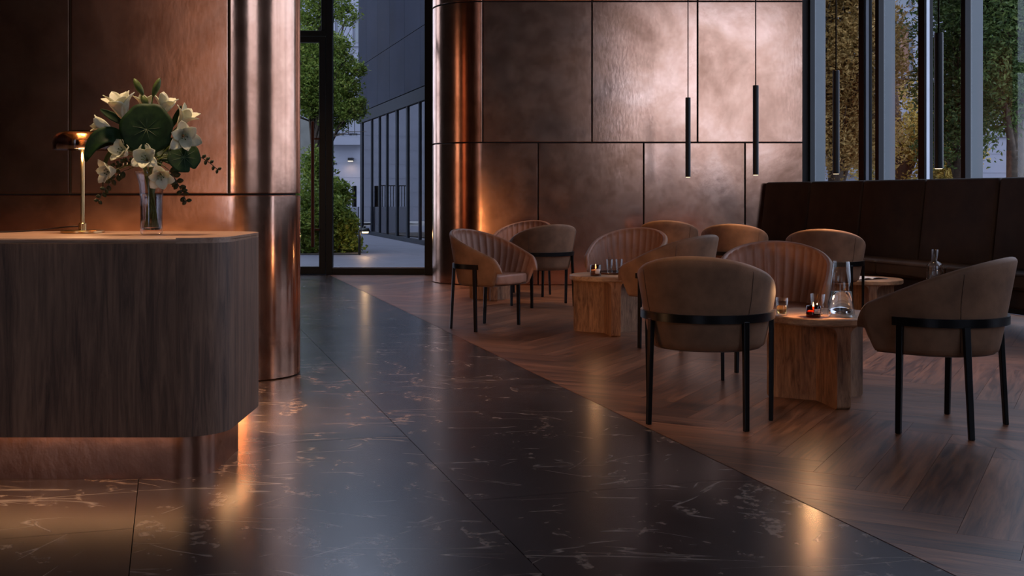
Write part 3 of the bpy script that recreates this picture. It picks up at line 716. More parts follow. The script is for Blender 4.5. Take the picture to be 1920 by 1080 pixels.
# ------------------------------------------------------------------ barrel chairs
def plan(Rr, t):
    """point on the U-shaped plan at arc length t (signed) from the middle of the back; front is +Y"""
    sg = 1 if t >= 0 else -1; t = abs(t); q = PI/2*Rr
    if t <= q: a = t/Rr; x, y, nx, ny = Rr*math.sin(a), -Rr*math.cos(a), math.sin(a), -math.cos(a)
    else: l = t-q; x, y, nx, ny = Rr-.28*l*l, l, 1, .3*l
    return sg*x, y, sg*nx, ny
def Rout(z): return .285+.085*max(0, (z-.38)/.45)**.9
def make_chair(label):
    t = thing('barrel_chair', label, 'chair', (0, 0, 0), 0, 'brown leather barrel chairs')
    NC, NP = 192, 24; rows = []; th = .042; zb0 = .382
    nV = 12
    verts = []; bm_o = bmesh.new(); bm_i = bmesh.new()
    def col(sp):
        a = abs(sp); zt = .60+.252*(.5+.5*math.cos(PI*a))**.6
        zt -= .09*max(0, (a-.9)/.1)**2.2
        fat = math.sqrt(max(0.0, 1-max(0, (a-.955)/.045)**2))
        outer, inner = [], []
        for i in range(nV+1):
            v = i/nV; z = zb0+(zt-th/2-zb0)*v; r = Rout(z)
            Ll = .21+.09*min(1, (z-zb0)/.26)**.8
            x, y, nx, ny = plan(r, sp*(PI/2*r+Ll)); off = th/2*(1-fat)
            if i == 0: outer.append((x-nx*.012, y-ny*.012, z)); 
            outer.append((x-nx*off, y-ny*off, z+(.006 if i == 0 else 0)))
            bul = .015*abs(math.sin(PI*NP*(sp+1)/2))**.6 if a < .93 else .006
            ti = th*.5+th*.5*fat-(bul if z > .44 else 0)
            inner.append((x-nx*ti, y-ny*ti, z))
        r = Rout(zt-th/2); x, y, nx, ny = plan(r, sp*(PI/2*r+.30))
        cap = []
        for k_ in range(1, 6):
            b_ = PI*k_/6; o_ = th/2-math.cos(b_)*th/2*fat
            cap.append((x-nx*o_, y-ny*o_, zt-th/2+math.sin(b_)*th/2*max(.3, fat)))
        return outer, cap, inner
    O, I = [], []
    for c in range(NC+1):
        sp = c/NC*2-1; o_, cp, i_ = col(sp)
        O.append([bm_o.verts.new(p) for p in o_+cp[:3]]); I.append([bm_i.verts.new(p) for p in [cp[2]]+cp[3:]+i_[::-1]])
    for c in range(NC):
        for bmx, A in ((bm_o, O), (bm_i, I)):
            for r_ in range(len(A[0])-1): bmx.faces.new((A[c][r_], A[c+1][r_], A[c+1][r_+1], A[c][r_+1]))
    # close arm ends and underside on the outer shell
    o1 = obj('shell', bm_o, 'leather_suede', t, True); o2 = obj('pleated_lining', bm_i, 'leather_lining', t, True)
    # underside board
    r = Rout(zb0)-.012; pl = [plan(r, sp/20*(PI/2*r+.20)) for sp in range(-20, 21)]
    obj('underside', prism(bmesh.new(), [(p[0]*.99, p[1]*.99) for p in pl], .376, .392), 'stitch', t)
    # seat cushion
    r = .245; out = [(p[0], p[1]) for p in [plan(r, sp/20*(PI/2*r+.205)) for sp in range(-20, 21)]]
    out = out[:-1]+[(out[-1][0], out[-1][1]-.0)]; f0 = out[-1]; out += [(f0[0]-.03, f0[1]+.022), (f0[0]*.4, f0[1]+.035), (-f0[0]*.4, f0[1]+.035), (-f0[0]+.03, f0[1]+.022)]
    o = obj('seat', prism(bmesh.new(), out, .392, .472, .018, 4), 'leather_lining', t, True); sharp(o, 50)
    # seams on the outside
    for sp in (-.36, .36):
        pts = []
        for i in range(11):
            z = .40+(.60+.252*(.5+.5*math.cos(PI*abs(sp)))**.6-.03-.40)*i/10; r = Rout(z); Ll = .21+.09*min(1, (z-zb0)/.26)**.8
            x, y, nx, ny = plan(r, sp*(PI/2*r+Ll)); pts.append((x+nx*.0005, y+ny*.0005, z))
        obj('seam', tube(bmesh.new(), pts, .0022, 6), 'stitch', t, True)
    # steel band and legs
    bm = bmesh.new(); r0, r1 = .322, .340; ring = []
    for i in range(41):
        sp = i/20-1; T = PI/2*r0+.09
        x, y, nx, ny = plan(r0, sp*T); ring.append([bm.verts.new((x+nx*d, y+ny*d, z)) for d, z in ((-.004, .522), (.016, .522), (.016, .562), (-.004, .562))])
    for a, b in zip(ring, ring[1:]):
        for k_ in range(4): bm.faces.new((a[k_], b[k_], b[(k_+1) % 4], a[(k_+1) % 4]))
    bm.faces.new(ring[0]); bm.faces.new(ring[-1])
    o = obj('band', bm, 'black_metal', t, True); sharp(o)
    for sx in (-1, 1):
        for (tx, ty), (bx, by) in (((.235, -.228), (.242, -.255)), ((.322, .055), (.318, .065))):
            b = bmesh.new(); w_ = .0165; n_ = Vector((sx*tx, ty)).normalized() if ty < 0 else Vector((sx, 0)); s_ = Vector((-n_.y, n_.x))
            vs_ = []
            for (cx, cy, cz, ww_) in ((bx*sx, by, 0, w_*.85), (tx*sx, ty, .53, w_)):
                for i_, j_ in ((-1, -1), (1, -1), (1, 1), (-1, 1)):
                    q = Vector((cx, cy))+n_*i_*ww_*.75+s_*j_*ww_; vs_.append(b.verts.new((q.x, q.y, cz)))
            for k_ in range(4): b.faces.new((vs_[k_], vs_[(k_+1) % 4], vs_[4+(k_+1) % 4], vs_[4+k_]))
            b.faces.new(vs_[:4]); b.faces.new(vs_[4:]); bmesh.ops.bevel(b, geom=list(b.edges), offset=.003, segments=1, affect='EDGES')
            obj('leg', b, 'black_metal', t)
    return t
def hz(h): return math.atan2(h[1], h[0])-PI/2
chairs = [
 ((1.0, 5.80), (.35, .937), 'nearest brown leather barrel chair, its smooth back to the viewer, at the front table'),
 ((2.12, 5.63), (-.75, .66), 'shaded dark brown barrel chair at the right edge, turned towards the front table'),
 ((1.63, 6.98), (-.22, -.975), 'barrel chair behind the front table showing its pleated leather inside'),
 ((1.215, 8.66), (-.75, .66), 'barrel chair in side view right of the candle table, black leg against the wood floor'),
 ((1.02, 9.98), (-.45, -.893), 'pleated barrel chair behind the candle table, low left arm beside the drinking glasses'),
 ((-.176, 9.74), (.82, -.57), 'leftmost barrel chair near the glass door, showing seat and pleated inside'),
 ((.31, 11.75), (-.43, .90), 'barrel chair with light brown back standing right behind the leftmost chair'),
 ((.10, 12.88), (-.5, -.866), 'pleated barrel chair nearest the copper wall behind the leftmost chair'),
 ((1.88, 13.5), (.25, .97), 'farthest tan barrel chair, only its curved top showing against the copper wall'),
 ((2.35, 11.9), (.3, .954), 'tan barrel chair seen from behind between copper wall and banquette'),
 ((2.82, 10.15), (.35, .937), 'tan barrel chair with back to the viewer beside the magazine table')]
ch0 = make_chair(chairs[0][2]); ch0.location = (*chairs[0][0], 0); ch0.rotation_euler = (0, 0, hz(chairs[0][1]))
for c, h, lab in chairs[1:]: dup(ch0, (*c, 0), hz(h), lab)

# ------------------------------------------------------------------ tables
def make_table(loc, angs, label, rad=.32, zt=.485, grp='round wooden coffee tables'):
    t = thing('coffee_table', label, 'table', loc, 0, grp)
    o = obj('tabletop', lathe(bmesh.new(), [(0, zt-.042), (rad-.008, zt-.042), (rad, zt-.034), (rad, zt-.006), (rad-.006, zt), (0, zt)], 64), 'oak_flat', t, True); sharp(o)
    for a in angs:
        d = Vector((math.cos(a), math.sin(a))); ex = rad*.93; h = zt-.042; r = .05; hw = .038
        # side profile (radial, z) with rounded lower outer corner and a flared head
        pr = [(.0, 0)]+[(ex-.02+.02*math.sin(b*PI/12), .02-.02*math.cos(b*PI/12)) for b in range(7)]+[(ex, h)]+[(0, h)]
        bm = bmesh.new(); A = []; 
        n_ = Vector((-d.y, d.x))
        for sgn in (-1, 1): A.append([bm.verts.new((d.x*x+n_.x*hw*sgn, d.y*x+n_.y*hw*sgn, z)) for x, z in pr])
        bm.faces.new(A[0]); bm.faces.new(A[1]); m = len(pr)
        for k_ in range(m): bm.faces.new((A[0][k_], A[0][(k_+1) % m], A[1][(k_+1) % m], A[1][k_]))
        # rounded fillets under the top, both sides
        for sgn in (-1, 1):
            fl_ = [(hw, h)]+[(hw+r-r*math.cos(b*PI/16), h-r+r*math.sin(b*PI/16)) for b in range(9)]
            B = []
            for x in (.05, ex): B.append([bm.verts.new((d.x*x+n_.x*w_*sgn, d.y*x+n_.y*w_*sgn, z)) for w_, z in [(hw-.002, h)]+fl_[1:]])
            bm.faces.new(B[0]); bm.faces.new(B[1]); mm = len(B[0])
            for k_ in range(mm): bm.faces.new((B[0][k_], B[0][(k_+1) % mm], B[1][(k_+1) % mm], B[1][k_]))
        o = obj('support', bm, 'oak_vertical', t, True); sharp(o, 25)
    return t
A3 = [math.radians(x) for x in (152, -82, 32)]
make_table((1.735, 6.33, 0), A3, 'oak coffee table with the glass carafe and lit candle between the nearest chairs')
make_table((.80, 9.41, 0), A3, 'oak coffee table with a candle and tray of glasses in the middle of the room')
make_table((-.23, 12.42, 0), A3, 'oak coffee table mostly hidden behind the leftmost barrel chair', .27)
make_table((3.32, 10.6, 0), [math.radians(x) for x in (-95, 145, 25)], 'low oak coffee table holding an open magazine by the banquette', .34, .363)
make_table((3.62, 9.3, 0), A3, 'low oak coffee table holding a glass bottle, hidden behind the right hand chair', .32, .363)

# ------------------------------------------------------------------ glasses, candles, carafes
def tumbler(loc, label, r=.037, h=.105, fill=None, fmat='liquor', grp=None):
    t = thing('drinking_glass', label, 'glass', loc, 0, grp)
    obj('vessel', lathe(bmesh.new(), [(0, 0), (r*.8, 0), (r*.86, .004), (r, h), (r-.002, h), (r*.86-.002, .014), (r*.6, .011), (0, .011)], 36), 'clear_glass', t, True)
    if fill: obj('drink', lathe(bmesh.new(), [(0, .0114), (r*.6, .0114), (r*.86-.0025, .0145), (r*(.86+.14*fill/h)-.0026, fill), (0, fill)], 32), fmat, t, True)
    return t
def candle(loc, label, r=.040, h=.085, mat='amber_glass', face=0):
    t = thing('candle_jar', label, 'candle', loc, face, 'lit candles in glass jars')
    obj('jar', lathe(bmesh.new(), [(0, 0), (r*.96, 0), (r, .004), (r, h), (r-.003, h), (r-.003, .008), (0, .008)], 36), mat, t, True)
    obj('wax', lathe(bmesh.new(), [(0, .0085), (r-.0035, .0085), (r-.0035, h*.56), (0, h*.54)], 32), 'wax', t, True)
    b = bmesh.new(); n = 7; A = []
    for z in (.022, .022+h*.42): A.append([b.verts.new(((r+.0006)*math.sin(x), -(r+.0006)*math.cos(x), z)) for x in [-.15+i*.95/n for i in range(n+1)]])
    for i in range(n): b.faces.new((A[0][i], A[0][i+1], A[1][i+1], A[1][i]))
    solid(obj('paper_label', b, 'paper_label', t, True), .0006)
    obj('wick', tube(bmesh.new(), [(0, 0, h*.52), (.0005, 0, h*.66)], .0009, 5), 'ink', t)
    obj('flame', lathe(bmesh.new(), [(0, h*.62), (.0035, h*.62+.006), (.0048, h*.62+.014), (.0036, h*.62+.026), (.0014, h*.62+.038), (0, h*.62+.044)], 12), 'flame', t, True)
    return t
TZ = .4855
def on(px, Y, z=TZ): return Vector(((px-960)*Y/F, Y, z))
tumbler(on(1466, 6.20), 'tumbler with amber drink at the left of the carafe table', .034, .098, .055)
tumbler(on(1533, 6.28), 'empty tumbler standing right behind the red candle jar', .040, .112)
candle(on(1525, 6.12), 'lit candle in a dark red jar with pale label on the carafe table', .039, .062)
candle(on(1117, 9.22), 'lit candle in a smoky jar on the left side of the tray table', .044, .09, 'smoke_glass')
point('candle_light', on(1525, 6.12, TZ+.11), 2.6, WARM2, .012); point('candle_light', on(1117, 9.22, TZ+.13), .6, WARM2, .012)
cf = thing('glass_carafe', 'tall conical glass water carafe on the front table', 'carafe', on(1577, 6.14))
s6 = 6.14/F
obj('vessel', lathe(bmesh.new(), [(r*s6, z*s6) for r, z in [(0, 14), (9, 12.5), (15, 8.5), (19, 4), (20.5, .6), (23, 0), (25, 2), (25, 8), (20, 52), (15, 104), (14, 104), (18.9, 52), (22.8, 12), (21.5, 6), (20.2, 7.5), (16, 12.5), (9.5, 17), (0, 19)]], 48), 'clear_glass', cf, True)
obj('water', lathe(bmesh.new(), [(r*s6, z*s6) for r, z in [(0, 19.4), (9.7, 17.3), (16.4, 12.7), (20.5, 7.9), (21.5, 6.8), (22.4, 12), (18.9, 48), (0, 48)]], 40), 'water', cf, True)
tr = thing('serving_tray', 'dark tray on the middle table under two empty glasses', 'tray', (.86, 9.52, TZ))
obj('tray_plate', lathe(bmesh.new(), [(0, 0), (.15, 0), (.16, .004), (.168, .014), (.164, .014), (.155, .006), (0, .005)], 48), 'tray_dark', tr, True)
tumbler(on(1143, 9.42, TZ+.0055), 'tall empty glass at the left of the dark tray', .026, .12)
tumbler(on(1161, 9.52, TZ+.0055), 'second empty glass on the dark tray, half hidden by the chair', .03, .115)
bo = thing('glass_bottle', 'clear narrow necked glass bottle behind the right hand chair', 'bottle', on(1753, 9.3, .3635)); s9 = 9.3/F
obj('vessel', lathe(bmesh.new(), [(r*s9, z*s9) for r, z in [(0, 0), (14.5, 0), (15, 2), (15, 46), (13.5, 50), (8, 53), (6, 56), (6.5, 76), (5.8, 76), (5.2, 56), (7.5, 52), (13, 49), (14.2, 45), (14.2, 3), (0, 3)]], 40), 'clear_glass', bo, True)
mg = thing('open_magazine', 'open white magazine lying on the low table by the banquette', 'magazine', (3.27, 10.55, .364), .5)
for sx in (-1, 1):
    b = bmesh.new(); A = []
    for y in (-.13, .13): A.append([b.verts.new((sx*.2*i/8, y, .004+.014*math.sin(PI*(i/8)**.6)*(1-i/8*.4))) for i in range(9)])
    for i in range(8): b.faces.new((A[0][i], A[0][i+1], A[1][i+1], A[1][i]))
    solid(obj('page', b, 'paper', mg, True), .003)
obj('cover', mbox(-.203, .203, -.132, .132, 0, .0025), 'ink', mg)
b = bmesh.new(); box(b, .06, .16, -.09, .03, .0185, .019); 

# ------------------------------------------------------------------ banquette
bn = thing('banquette', 'long high backed dark brown leather banquette along the windows', 'sofa', (0, 0, 0))
AT, AS = 7.588, 6.97
def bpt(a, Y): return Vector((a-.305*Y, Y))
PADZ = 1.0
def bpad(name, Yc, a0, a1, z0, z1, lean, mat, bev, ln=PADZ-.012, seg=4):
    """cushion: along U, thickness between line offsets, sheared by lean at the top"""
    c = bpt((a0+a1)/2, Yc); th = (a1-a0)*.956; b = bmesh.new(); box(b, -ln*1.0455/2, ln*1.0455/2, -th/2, th/2, z0, z1)
    bmesh.ops.subdivide_edges(b, edges=[e for e in b.edges if abs((e.verts[0].co-e.verts[1].co).z) > .1 or abs((e.verts[0].co-e.verts[1].co).x) > .3], cuts=6, use_grid_fill=True)
    for v in b.verts:
        q = abs(v.co.x)/(ln*.5227); zz = (v.co.z-z0)/(z1-z0)
        if v.co.y > 0 and mat and name == 'back_cushion' and 0 < zz < 1: v.co.y += .012*(1-q**4)
    es = [e for e in b.edges if len(e.link_faces) == 2 and e.calc_face_angle(0) > .8]
    bmesh.ops.bevel(b, geom=es, offset=bev, segments=seg, affect='EDGES', profile=.5)
    for v in b.verts: v.co.y -= lean*(v.co.z-z0)/(z1-z0)
    # local +Y -> towards the room (-Nn), local X -> U
    for v in b.verts:
        x, y = v.co.x, v.co.y; v.co.x = c.x+U.x*x-Nn.x*y; v.co.y = c.y+U.y*x-Nn.y*y
    o = obj(name, b, mat, bn, True); sharp(o, 50); return o
for k in range(9):
    Yc = 14.2-.0-PADZ*(k+.5)+.0
    bpad('back_cushion', Yc, AT-.17, AT-.02, .47, 1.305, .10, 'leather_dark', .03)
    bpad('seat_cushion', Yc, AS, AS+.52, .36, .505, 0, 'leather_dark', .03)
bpad('seat_base', 14.2-4.5, AS+.06, AT-.02, .20, .36, 0, 'leather_dark', .01, 9.0, 1)
bpad('back_panel', 14.2-4.5, AT-.03, AT+.0, .20, 1.2, .07, 'leather_dark', .005, 9.0, 1)
for k in range(10):
    for a in (AS+.14, AT-.12): obj('leg', obox(bmesh.new(), bpt(a, 14.05-k*.97), U, .04, .04, 0, .205), 'black_metal', bn)

# ------------------------------------------------------------------ pendant lamps
for px, Y, y0, y1, lab in ((1290, 12.6, 183, 332, 'thin black tube pendant lamp farthest left in front of the copper wall'), (1417, 11.3, 160, 328, 'black tube pendant lamp second from the left, in front of the copper wall'),
                         (1567.5, 9.8, 132, 326, 'black tube pendant lamp hanging in front of the autumn tree'), (1760, 7.5, 62, 316, 'largest and nearest black tube pendant lamp, in front of the green tree')):
    p0, p1 = at(px, y1, Y), at(px, y0, Y); t = thing('pendant_lamp', lab, 'lamp', (p0.x, p0.y, p0.z), 0, 'black tube pendant lamps')
    h = p1.z-p0.z; r = .029
    o = obj('tube', lathe(bmesh.new(), [(r*.86, .006), (r*.95, 0), (r, 0), (r, h-.003), (r-.003, h), (0, h)], 28), 'black_metal', t, True); sharp(o)
    obj('lens', lathe(bmesh.new(), [(0, -.004), (r*.8, -.003), (r*.84, .0), (r*.84, .008), (0, .008)], 24), 'lens_warm', t)
    obj('cord', tube(bmesh.new(), [(0, 0, h), (0, 0, H-p0.z-.02)], .006, 8), 'black_metal', t, True)
    obj('ceiling_rose', lathe(bmesh.new(), [(0, H-p0.z-.03), (.05, H-p0.z-.03), (.05, H-p0.z), (0, H-p0.z)], 24), 'black_metal', t)
    spot('pendant_light', (p0.x, p0.y, p0.z-.01), (p0.x, p0.y, 0), 16, WARM, 100, .8, .02)

# ------------------------------------------------------------------ outside: terrace
tag(obj('ground', mbox(-30, 60, 16.45, 90, -.3, -.13), 'gravel'), 'grey ground outside', None, None, 'structure')
ter = tag(empty('terrace'), 'pale stone terrace outside the glass door', None, None, 'structure')
obj('terrace_bed', mbox(-9, 1.5, 16.16, 40, -.13, -.03), 'joint_black', ter)
for i in range(-8, 9):
    for j in range(0, 19):
        c = Vector((-1.9, 16.9))+Nn*(i*.9)+U*(j*1.3)
        poly = [(c.x+Nn.x*a*.446+U.x*b_*.646, c.y+Nn.y*a*.446+U.y*b_*.646) for a, b_ in ((-1, -1), (1, -1), (1, 1), (-1, 1))]
        p = poly
        for g in (lambda x, y: y-16.42, lambda x, y: 1.4-x, lambda x, y: 5.9-.309*y-x, lambda x, y: x+.309*(y-21)+6.2):
            p = clip(p, g)
            if len(p) < 3: break
        if len(p) >= 3 and area2(p) > .02: obj('paving_stone', prism(bmesh.new(), p, -.03, -.0, .002, 1), 'terrace_stone', ter)
# right hand outside paving strip beyond the window wall
rp = tag(empty('pavement'), 'pale paving outside the window wall', None, None, 'structure')
for j in range(0, 14):
    for i in range(3):
        c = wpt(0, .75+i*1.05)+U*(j*1.25+.4)
        obj('paving_stone', obox(bmesh.new(), c, U, 1.235, 1.035, -.13, -.01), 'terrace_stone', rp)
# dark clad building, glazed ground floor
FA = 5.96
def fp(Y, off=0): return Vector((FA-.309*Y, Y))+Nn*off
def frun(name, Y0, Y1, off0, off1, z0, z1, mat, par, bev=0):
    c = (fp(Y0)+fp(Y1))/2+Nn*((off0+off1)/2); ln = (fp(Y1)-fp(Y0)).length
    return obj(name, obox(bmesh.new(), c, (-.2952, .9554), ln, off1-off0, z0, z1, bev), mat, par)
def fy(px): return FA/((px-960)/F+.309)
bd = thing('clad_building', 'building with dark blue grey cladding over a glazed ground floor', 'building', (0, 0, 0))
frun('core_wall', 17.5, 34.2, 1.6, 1.9, 0, 9, 'cladding_darker', bd)
frun('end_wall', 34.05, 34.2, .05, 1.9, 0, 9, 'cladding_dark', bd)
frun('floor_plate', 17.5, 34.2, -.02, 1.9, 3.42, 3.6, 'cladding_darker', bd)
frun('interior_floor', 17.5, 34.2, 0, 1.6, -.02, .03, 'terrace_stone', bd)
ys = [34.2, fy(690), fy(711), fy(734), fy(762), fy(792), 21.5, 19.5, 17.5]
for zi, (z0, z1) in enumerate(((3.62, 5.0), (5.0, 7.1), (7.1, 9))):
    for a, b_ in zip(ys, ys[1:]):
        frun('cladding_panel', b_+.006, a-.006, -.05-(.02 if zi == 2 else 0), .1, z0+.008, z1-.008, 'cladding_darker' if zi == 2 else 'cladding_dark', bd)
frun('fascia', 17.5, 34.25, -.06, .1, 3.42, 3.60, 'mullion_dark', bd); frun('sill', 17.5, 34.25, -.06, .06, -.01, .10, 'mullion_dark', bd); frun('head_rail', 17.5, 34.25, -.06, .06, 3.30, 3.42, 'mullion_dark', bd)
mull = [679, 698, 712.5, 726.5, 745, 765, 788, 812]
for k, m in enumerate(mull):
    Y = fy(m); wdt = .3 if k in (0,) else (.16 if k in (4, 5) else .09)
    frun('mullion', Y-wdt/2, Y+wdt/2, -.035, .04, .1, 3.3, 'mullion_dark', bd)
for a, b_ in zip(mull, mull[1:]): frun('glass_pane', fy(b_), fy(a), -.005, .005, .1, 3.3, 'pane_far', bd)
# pale houses
def house(name, label, x0, x1, Y, z1, wins, rails=(), th=3.0, courses=True, zb_=0):
    t = thing(name, label, 'building', ((x0+x1)/2, Y, 0)); ox, oy = (x0+x1)/2, Y
    # wall built around window openings as one shell with recesses
    xs_ = sorted({x0, x1, *[w_[0] for w_ in wins], *[w_[1] for w_ in wins]}); zs_ = sorted({zb_, z1, *[w_[2] for w_ in wins], *[w_[3] for w_ in wins]})
    bm = bmesh.new()
    for a, b_ in zip(xs_, xs_[1:]):
        for c, d in zip(zs_, zs_[1:]):
            mx, mz = (a+b_)/2, (c+d)/2
            if any(w_[0] < mx < w_[1] and w_[2] < mz < w_[3] for w_ in wins): continue
            box(bm, a-ox, b_-ox, 0, .3, c, d)
    box(bm, x0-ox, x1-ox, .3, th, zb_, z1)
    bmesh.ops.remove_doubles(bm, verts=bm.verts, dist=.0005)
    obj('wall', bm, 'stucco_light', t)
    for w_ in wins:
        a, b_, c, d = w_[:4]; m = w_[4] if len(w_) > 4 else 'window_dark'
        f = bmesh.new(); box(f, a-ox, a-ox+.08, .12, .2, c, d); box(f, b_-ox-.08, b_-ox, .12, .2, c, d); box(f, a-ox+.08, b_-ox-.08, .12, .2, d-.08, d); box(f, a-ox+.08, b_-ox-.08, .12, .2, c, c+.08)
        if b_-a > 1.1: box(f, (a+b_)/2-ox-.04, (a+b_)/2-ox+.04, .12, .2, c+.08, d-.08)
        w1 = obj('window', f, 'stucco_trim', t); obj('pane', mbox(a-ox+.08, b_-ox-.08, .155, .17, c+.08, d-.08), m, w1)
        obj('window_ledge', mbox(a-ox-.12, b_-ox+.12, -.1, .1, c-.12, c-.0), 'stucco_trim', t)
    if courses:
        z = zb_+.6
        while z < z1 and z < 4.4: obj('render_course', mbox(x0-ox, x1-ox, -.012, .0, z-.55, z-.04), 'stucco_light', t); z += .6
    for (a, b_, zf, hh, dep) in rails:
        obj('balcony_slab', mbox(a-ox, b_-ox, -dep, .05, zf-.32, zf), 'stucco_trim', t)
        rb = obj('railing', mbox(a-ox, b_-ox, -dep+.02, -dep+.06, zf+hh-.04, zf+hh), 'black_metal', t); obj('bottom_bar', mbox(a-ox, b_-ox, -dep+.025, -dep+.055, zf+.08, zf+.11), 'black_metal', rb)
        n = int((b_-a)/.22)
        for k in range(n+1):
            x = a-ox+k*(b_-a)/n; obj('baluster', mbox(x-.012, x+.012, -dep+.03, -dep+.05, zf+.1, zf+hh-.04), 'black_metal', rb)
    return t
def wx(px, Y): return (px-960)*Y/F
def wz(py, Y): return EYE-(py-HOR)*Y/F
Y1 = 46
house('pale_house', 'pale rendered house with balcony at the end of the terrace', wx(330, Y1), wx(760, Y1), Y1, 14,
      [(wx(622, Y1), wx(632, Y1), 0.2, wz(289, Y1), 'curtain'), (wx(628, Y1), wx(643, Y1), wz(80, Y1)-.0, wz(30, Y1)), (wx(661, Y1), wx(675, Y1), wz(82, Y1), wz(33, Y1)), (wx(632, Y1), wx(645, Y1), wz(258, Y1), wz(205, Y1), 'curtain'), (wx(655, Y1), wx(670, Y1), wz(258, Y1), wz(190, Y1)),
       (wx(575, Y1), wx(600, Y1), wz(130, Y1), wz(60, Y1)), (wx(480, Y1), wx(510, Y1), wz(130, Y1), wz(60, Y1)), (wx(400, Y1), wx(430, Y1), wz(130, Y1), wz(60, Y1)), (wx(480, Y1), wx(510, Y1), wz(240, Y1), wz(180, Y1))],
      [(wx(600, Y1), wx(680, Y1), wz(258, Y1), 1.0, .6)])
wlp = thing('wall_lantern', 'small lit lantern on the pale house wall outside the door', 'lamp', at(657, 300, Y1-.3))
obj('housing', mbox(-.1, .1, -.05, .3, -.03, .09), 'black_metal', wlp); obj('lamp_lens', mbox(-.09, .09, -.04, .1, -.06, -.031), 'lamp_glow', wlp)
spot('wall_lantern_light', at(657, 304, Y1-.35), at(657, 330, Y1-.1), 12, WARM, 120)
# low garden wall with railing
gw = thing('garden_wall', 'low pale garden wall with dark railing beyond the planting', 'wall', (0, 0, 0)); Y2 = 33
obj('wall_body', mbox(wx(600, Y2), wx(671, Y2), Y2, Y2+.3, 0, wz(388, Y2)), 'stucco_light', gw)
rl = obj('railing', mbox(wx(600, Y2), wx(656, Y2), Y2+.13, Y2+.17, wz(349, Y2), wz(347, Y2)), 'black_metal', gw)
for k in range(9): x = wx(603+k*6, Y2); obj('baluster', mbox(x-.01, x+.01, Y2+.14, Y2+.16, wz(388, Y2), wz(349, Y2)), 'black_metal', rl)
bn_ = thing('dark_post', 'dark round post beside the railing on the garden wall', 'post', (wx(663, Y2), Y2+.15, wz(388, Y2)+.001))
obj('post_body', lathe(bmesh.new(), [(0, 0), (.07, 0), (.07, .60), (.06, .62), (0, .62)], 20), 'black_metal', bn_)
cw = thing('concrete_screen', 'pale concrete screen wall seen through the door glass behind the bushes', 'wall', (0, 0, 0))
obj('screen_body', mbox(wx(330, 27), wx(606, 27), 27, 27.25, 0, wz(222, 27)), 'concrete_pale', cw)
# bollard lamp
bp = at(674, 478, 21.5); bl_ = thing('bollard_lamp', 'lit bollard lamp with curved head beside the terrace bushes', 'lamp', (bp.x, bp.y, 0))
sb = 21.5/F
obj('post', tube(bmesh.new(), [(0, 0, 0), (0, 0, 46*sb)]+[(.0+.10*math.sin(a), 0, 46*sb+.09*(1-math.cos(a))) for a in (.4, .8, 1.2, 1.5)], .025, 12), 'frame_metal', bl_, True)
obj('head', lathe(bmesh.new(), [(0, .07), (.07, .065), (.10, .0), (.095, .0), (.065, .055), (0, .06)], 20, (.11, 0, 44*sb)), 'frame_metal', bl_, True)
obj('lamp_lens', lathe(bmesh.new(), [(0, -.03), (.06, -.03), (.07, .02), (0, .03)], 20, (.11, 0, 44*sb)), 'lamp_glow', bl_, True)
point('bollard_light', (bp.x+.11, bp.y-.02, 44*sb-.06), 7, WARM, .04)

# ------------------------------------------------------------------ vegetation
def leaves(bm, c, rad, n, size, rg, squash=.8, hollow=.35):
    for _ in range(n):
        d = Vector((rg.gauss(0, 1), rg.gauss(0, 1), rg.gauss(0, 1))).normalized()*(hollow+(1-hollow)*rg.random()**.5)*(1.35 if rg.random() < .22 else 1)
        p = Vector(c)+Vector((d.x*rad, d.y*rad, d.z*rad*squash)); s_ = size*(.6+.8*rg.random())
        a = Vector((rg.gauss(0, 1), rg.gauss(0, 1), rg.gauss(0, .7))).normalized(); b_ = a.cross(Vector((rg.gauss(0, 1), rg.gauss(0, 1), rg.gauss(0, 1)))).normalized(); nn = a.cross(b_)*.18
        v = [bm.verts.new(p-a*s_), bm.verts.new(p+b_*s_*.42+nn*s_), bm.verts.new(p+a*s_), bm.verts.new(p-b_*s_*.42+nn*s_)]
        bm.faces.new((v[0], v[1], v[2])); bm.faces.new((v[0], v[2], v[3]))
def tree(label, base, h, clusters, n, size, mat, seed, trunk_r=.12, name='tree', hollow=.35):
    """clusters: list of (x,y,z,r) relative to base"""
    rg = random.Random(seed); t = thing(name, label, 'tree' if name == 'tree' else 'bush', base)
    b = bmesh.new(); tube(b, [(0, 0, -.15), (.03*h*rg.uniform(-1, 1)*.3, 0, h*.35), (.03*h*rg.uniform(-1, 1), .1, h*.7), (0, 0, h)], [trunk_r, trunk_r*.8, trunk_r*.5, trunk_r*.12], 10)
    obj('trunk', b, 'bark', t, True)
    b = bmesh.new()
    for (x, y, z, r) in clusters:
        z0 = max(.05, z*.55); mid = Vector((x*.5, y*.5, (z0+z)/2+.1)); tube(b, [(0, 0, z0*.9), mid, (x, y, z)], [trunk_r*.4, trunk_r*.25, trunk_r*.06], 6)
        for _ in range(4):
            e = Vector((x, y, z))+Vector((rg.gauss(0, 1), rg.gauss(0, 1), rg.gauss(0, .8)))*r*.55; tube(b, [mid, (mid+e)/2+Vector((0, 0, .05)), e], [trunk_r*.14, trunk_r*.08, trunk_r*.03], 5)
    obj('branches', b, 'bark', t, True)
    b = bmesh.new(); tot = sum(c[3]**2 for c in clusters)
    for (x, y, z, r) in clusters: leaves(b, (x, y, z), r, int(n*r*r/tot), size, rg, .8, hollow)
    tag(obj('foliage', b, mat, t, recalc=False), None, None, None, 'stuff'); return t
def crown(rg, n, sx, sy, z0, z1, r):
    return [(rg.uniform(-sx, sx), rg.uniform(-sy, sy), z0+(z1-z0)*((k+.5)/n), r*rg.uniform(.7, 1.2)) for k in range(n)]
rg = random.Random(5)
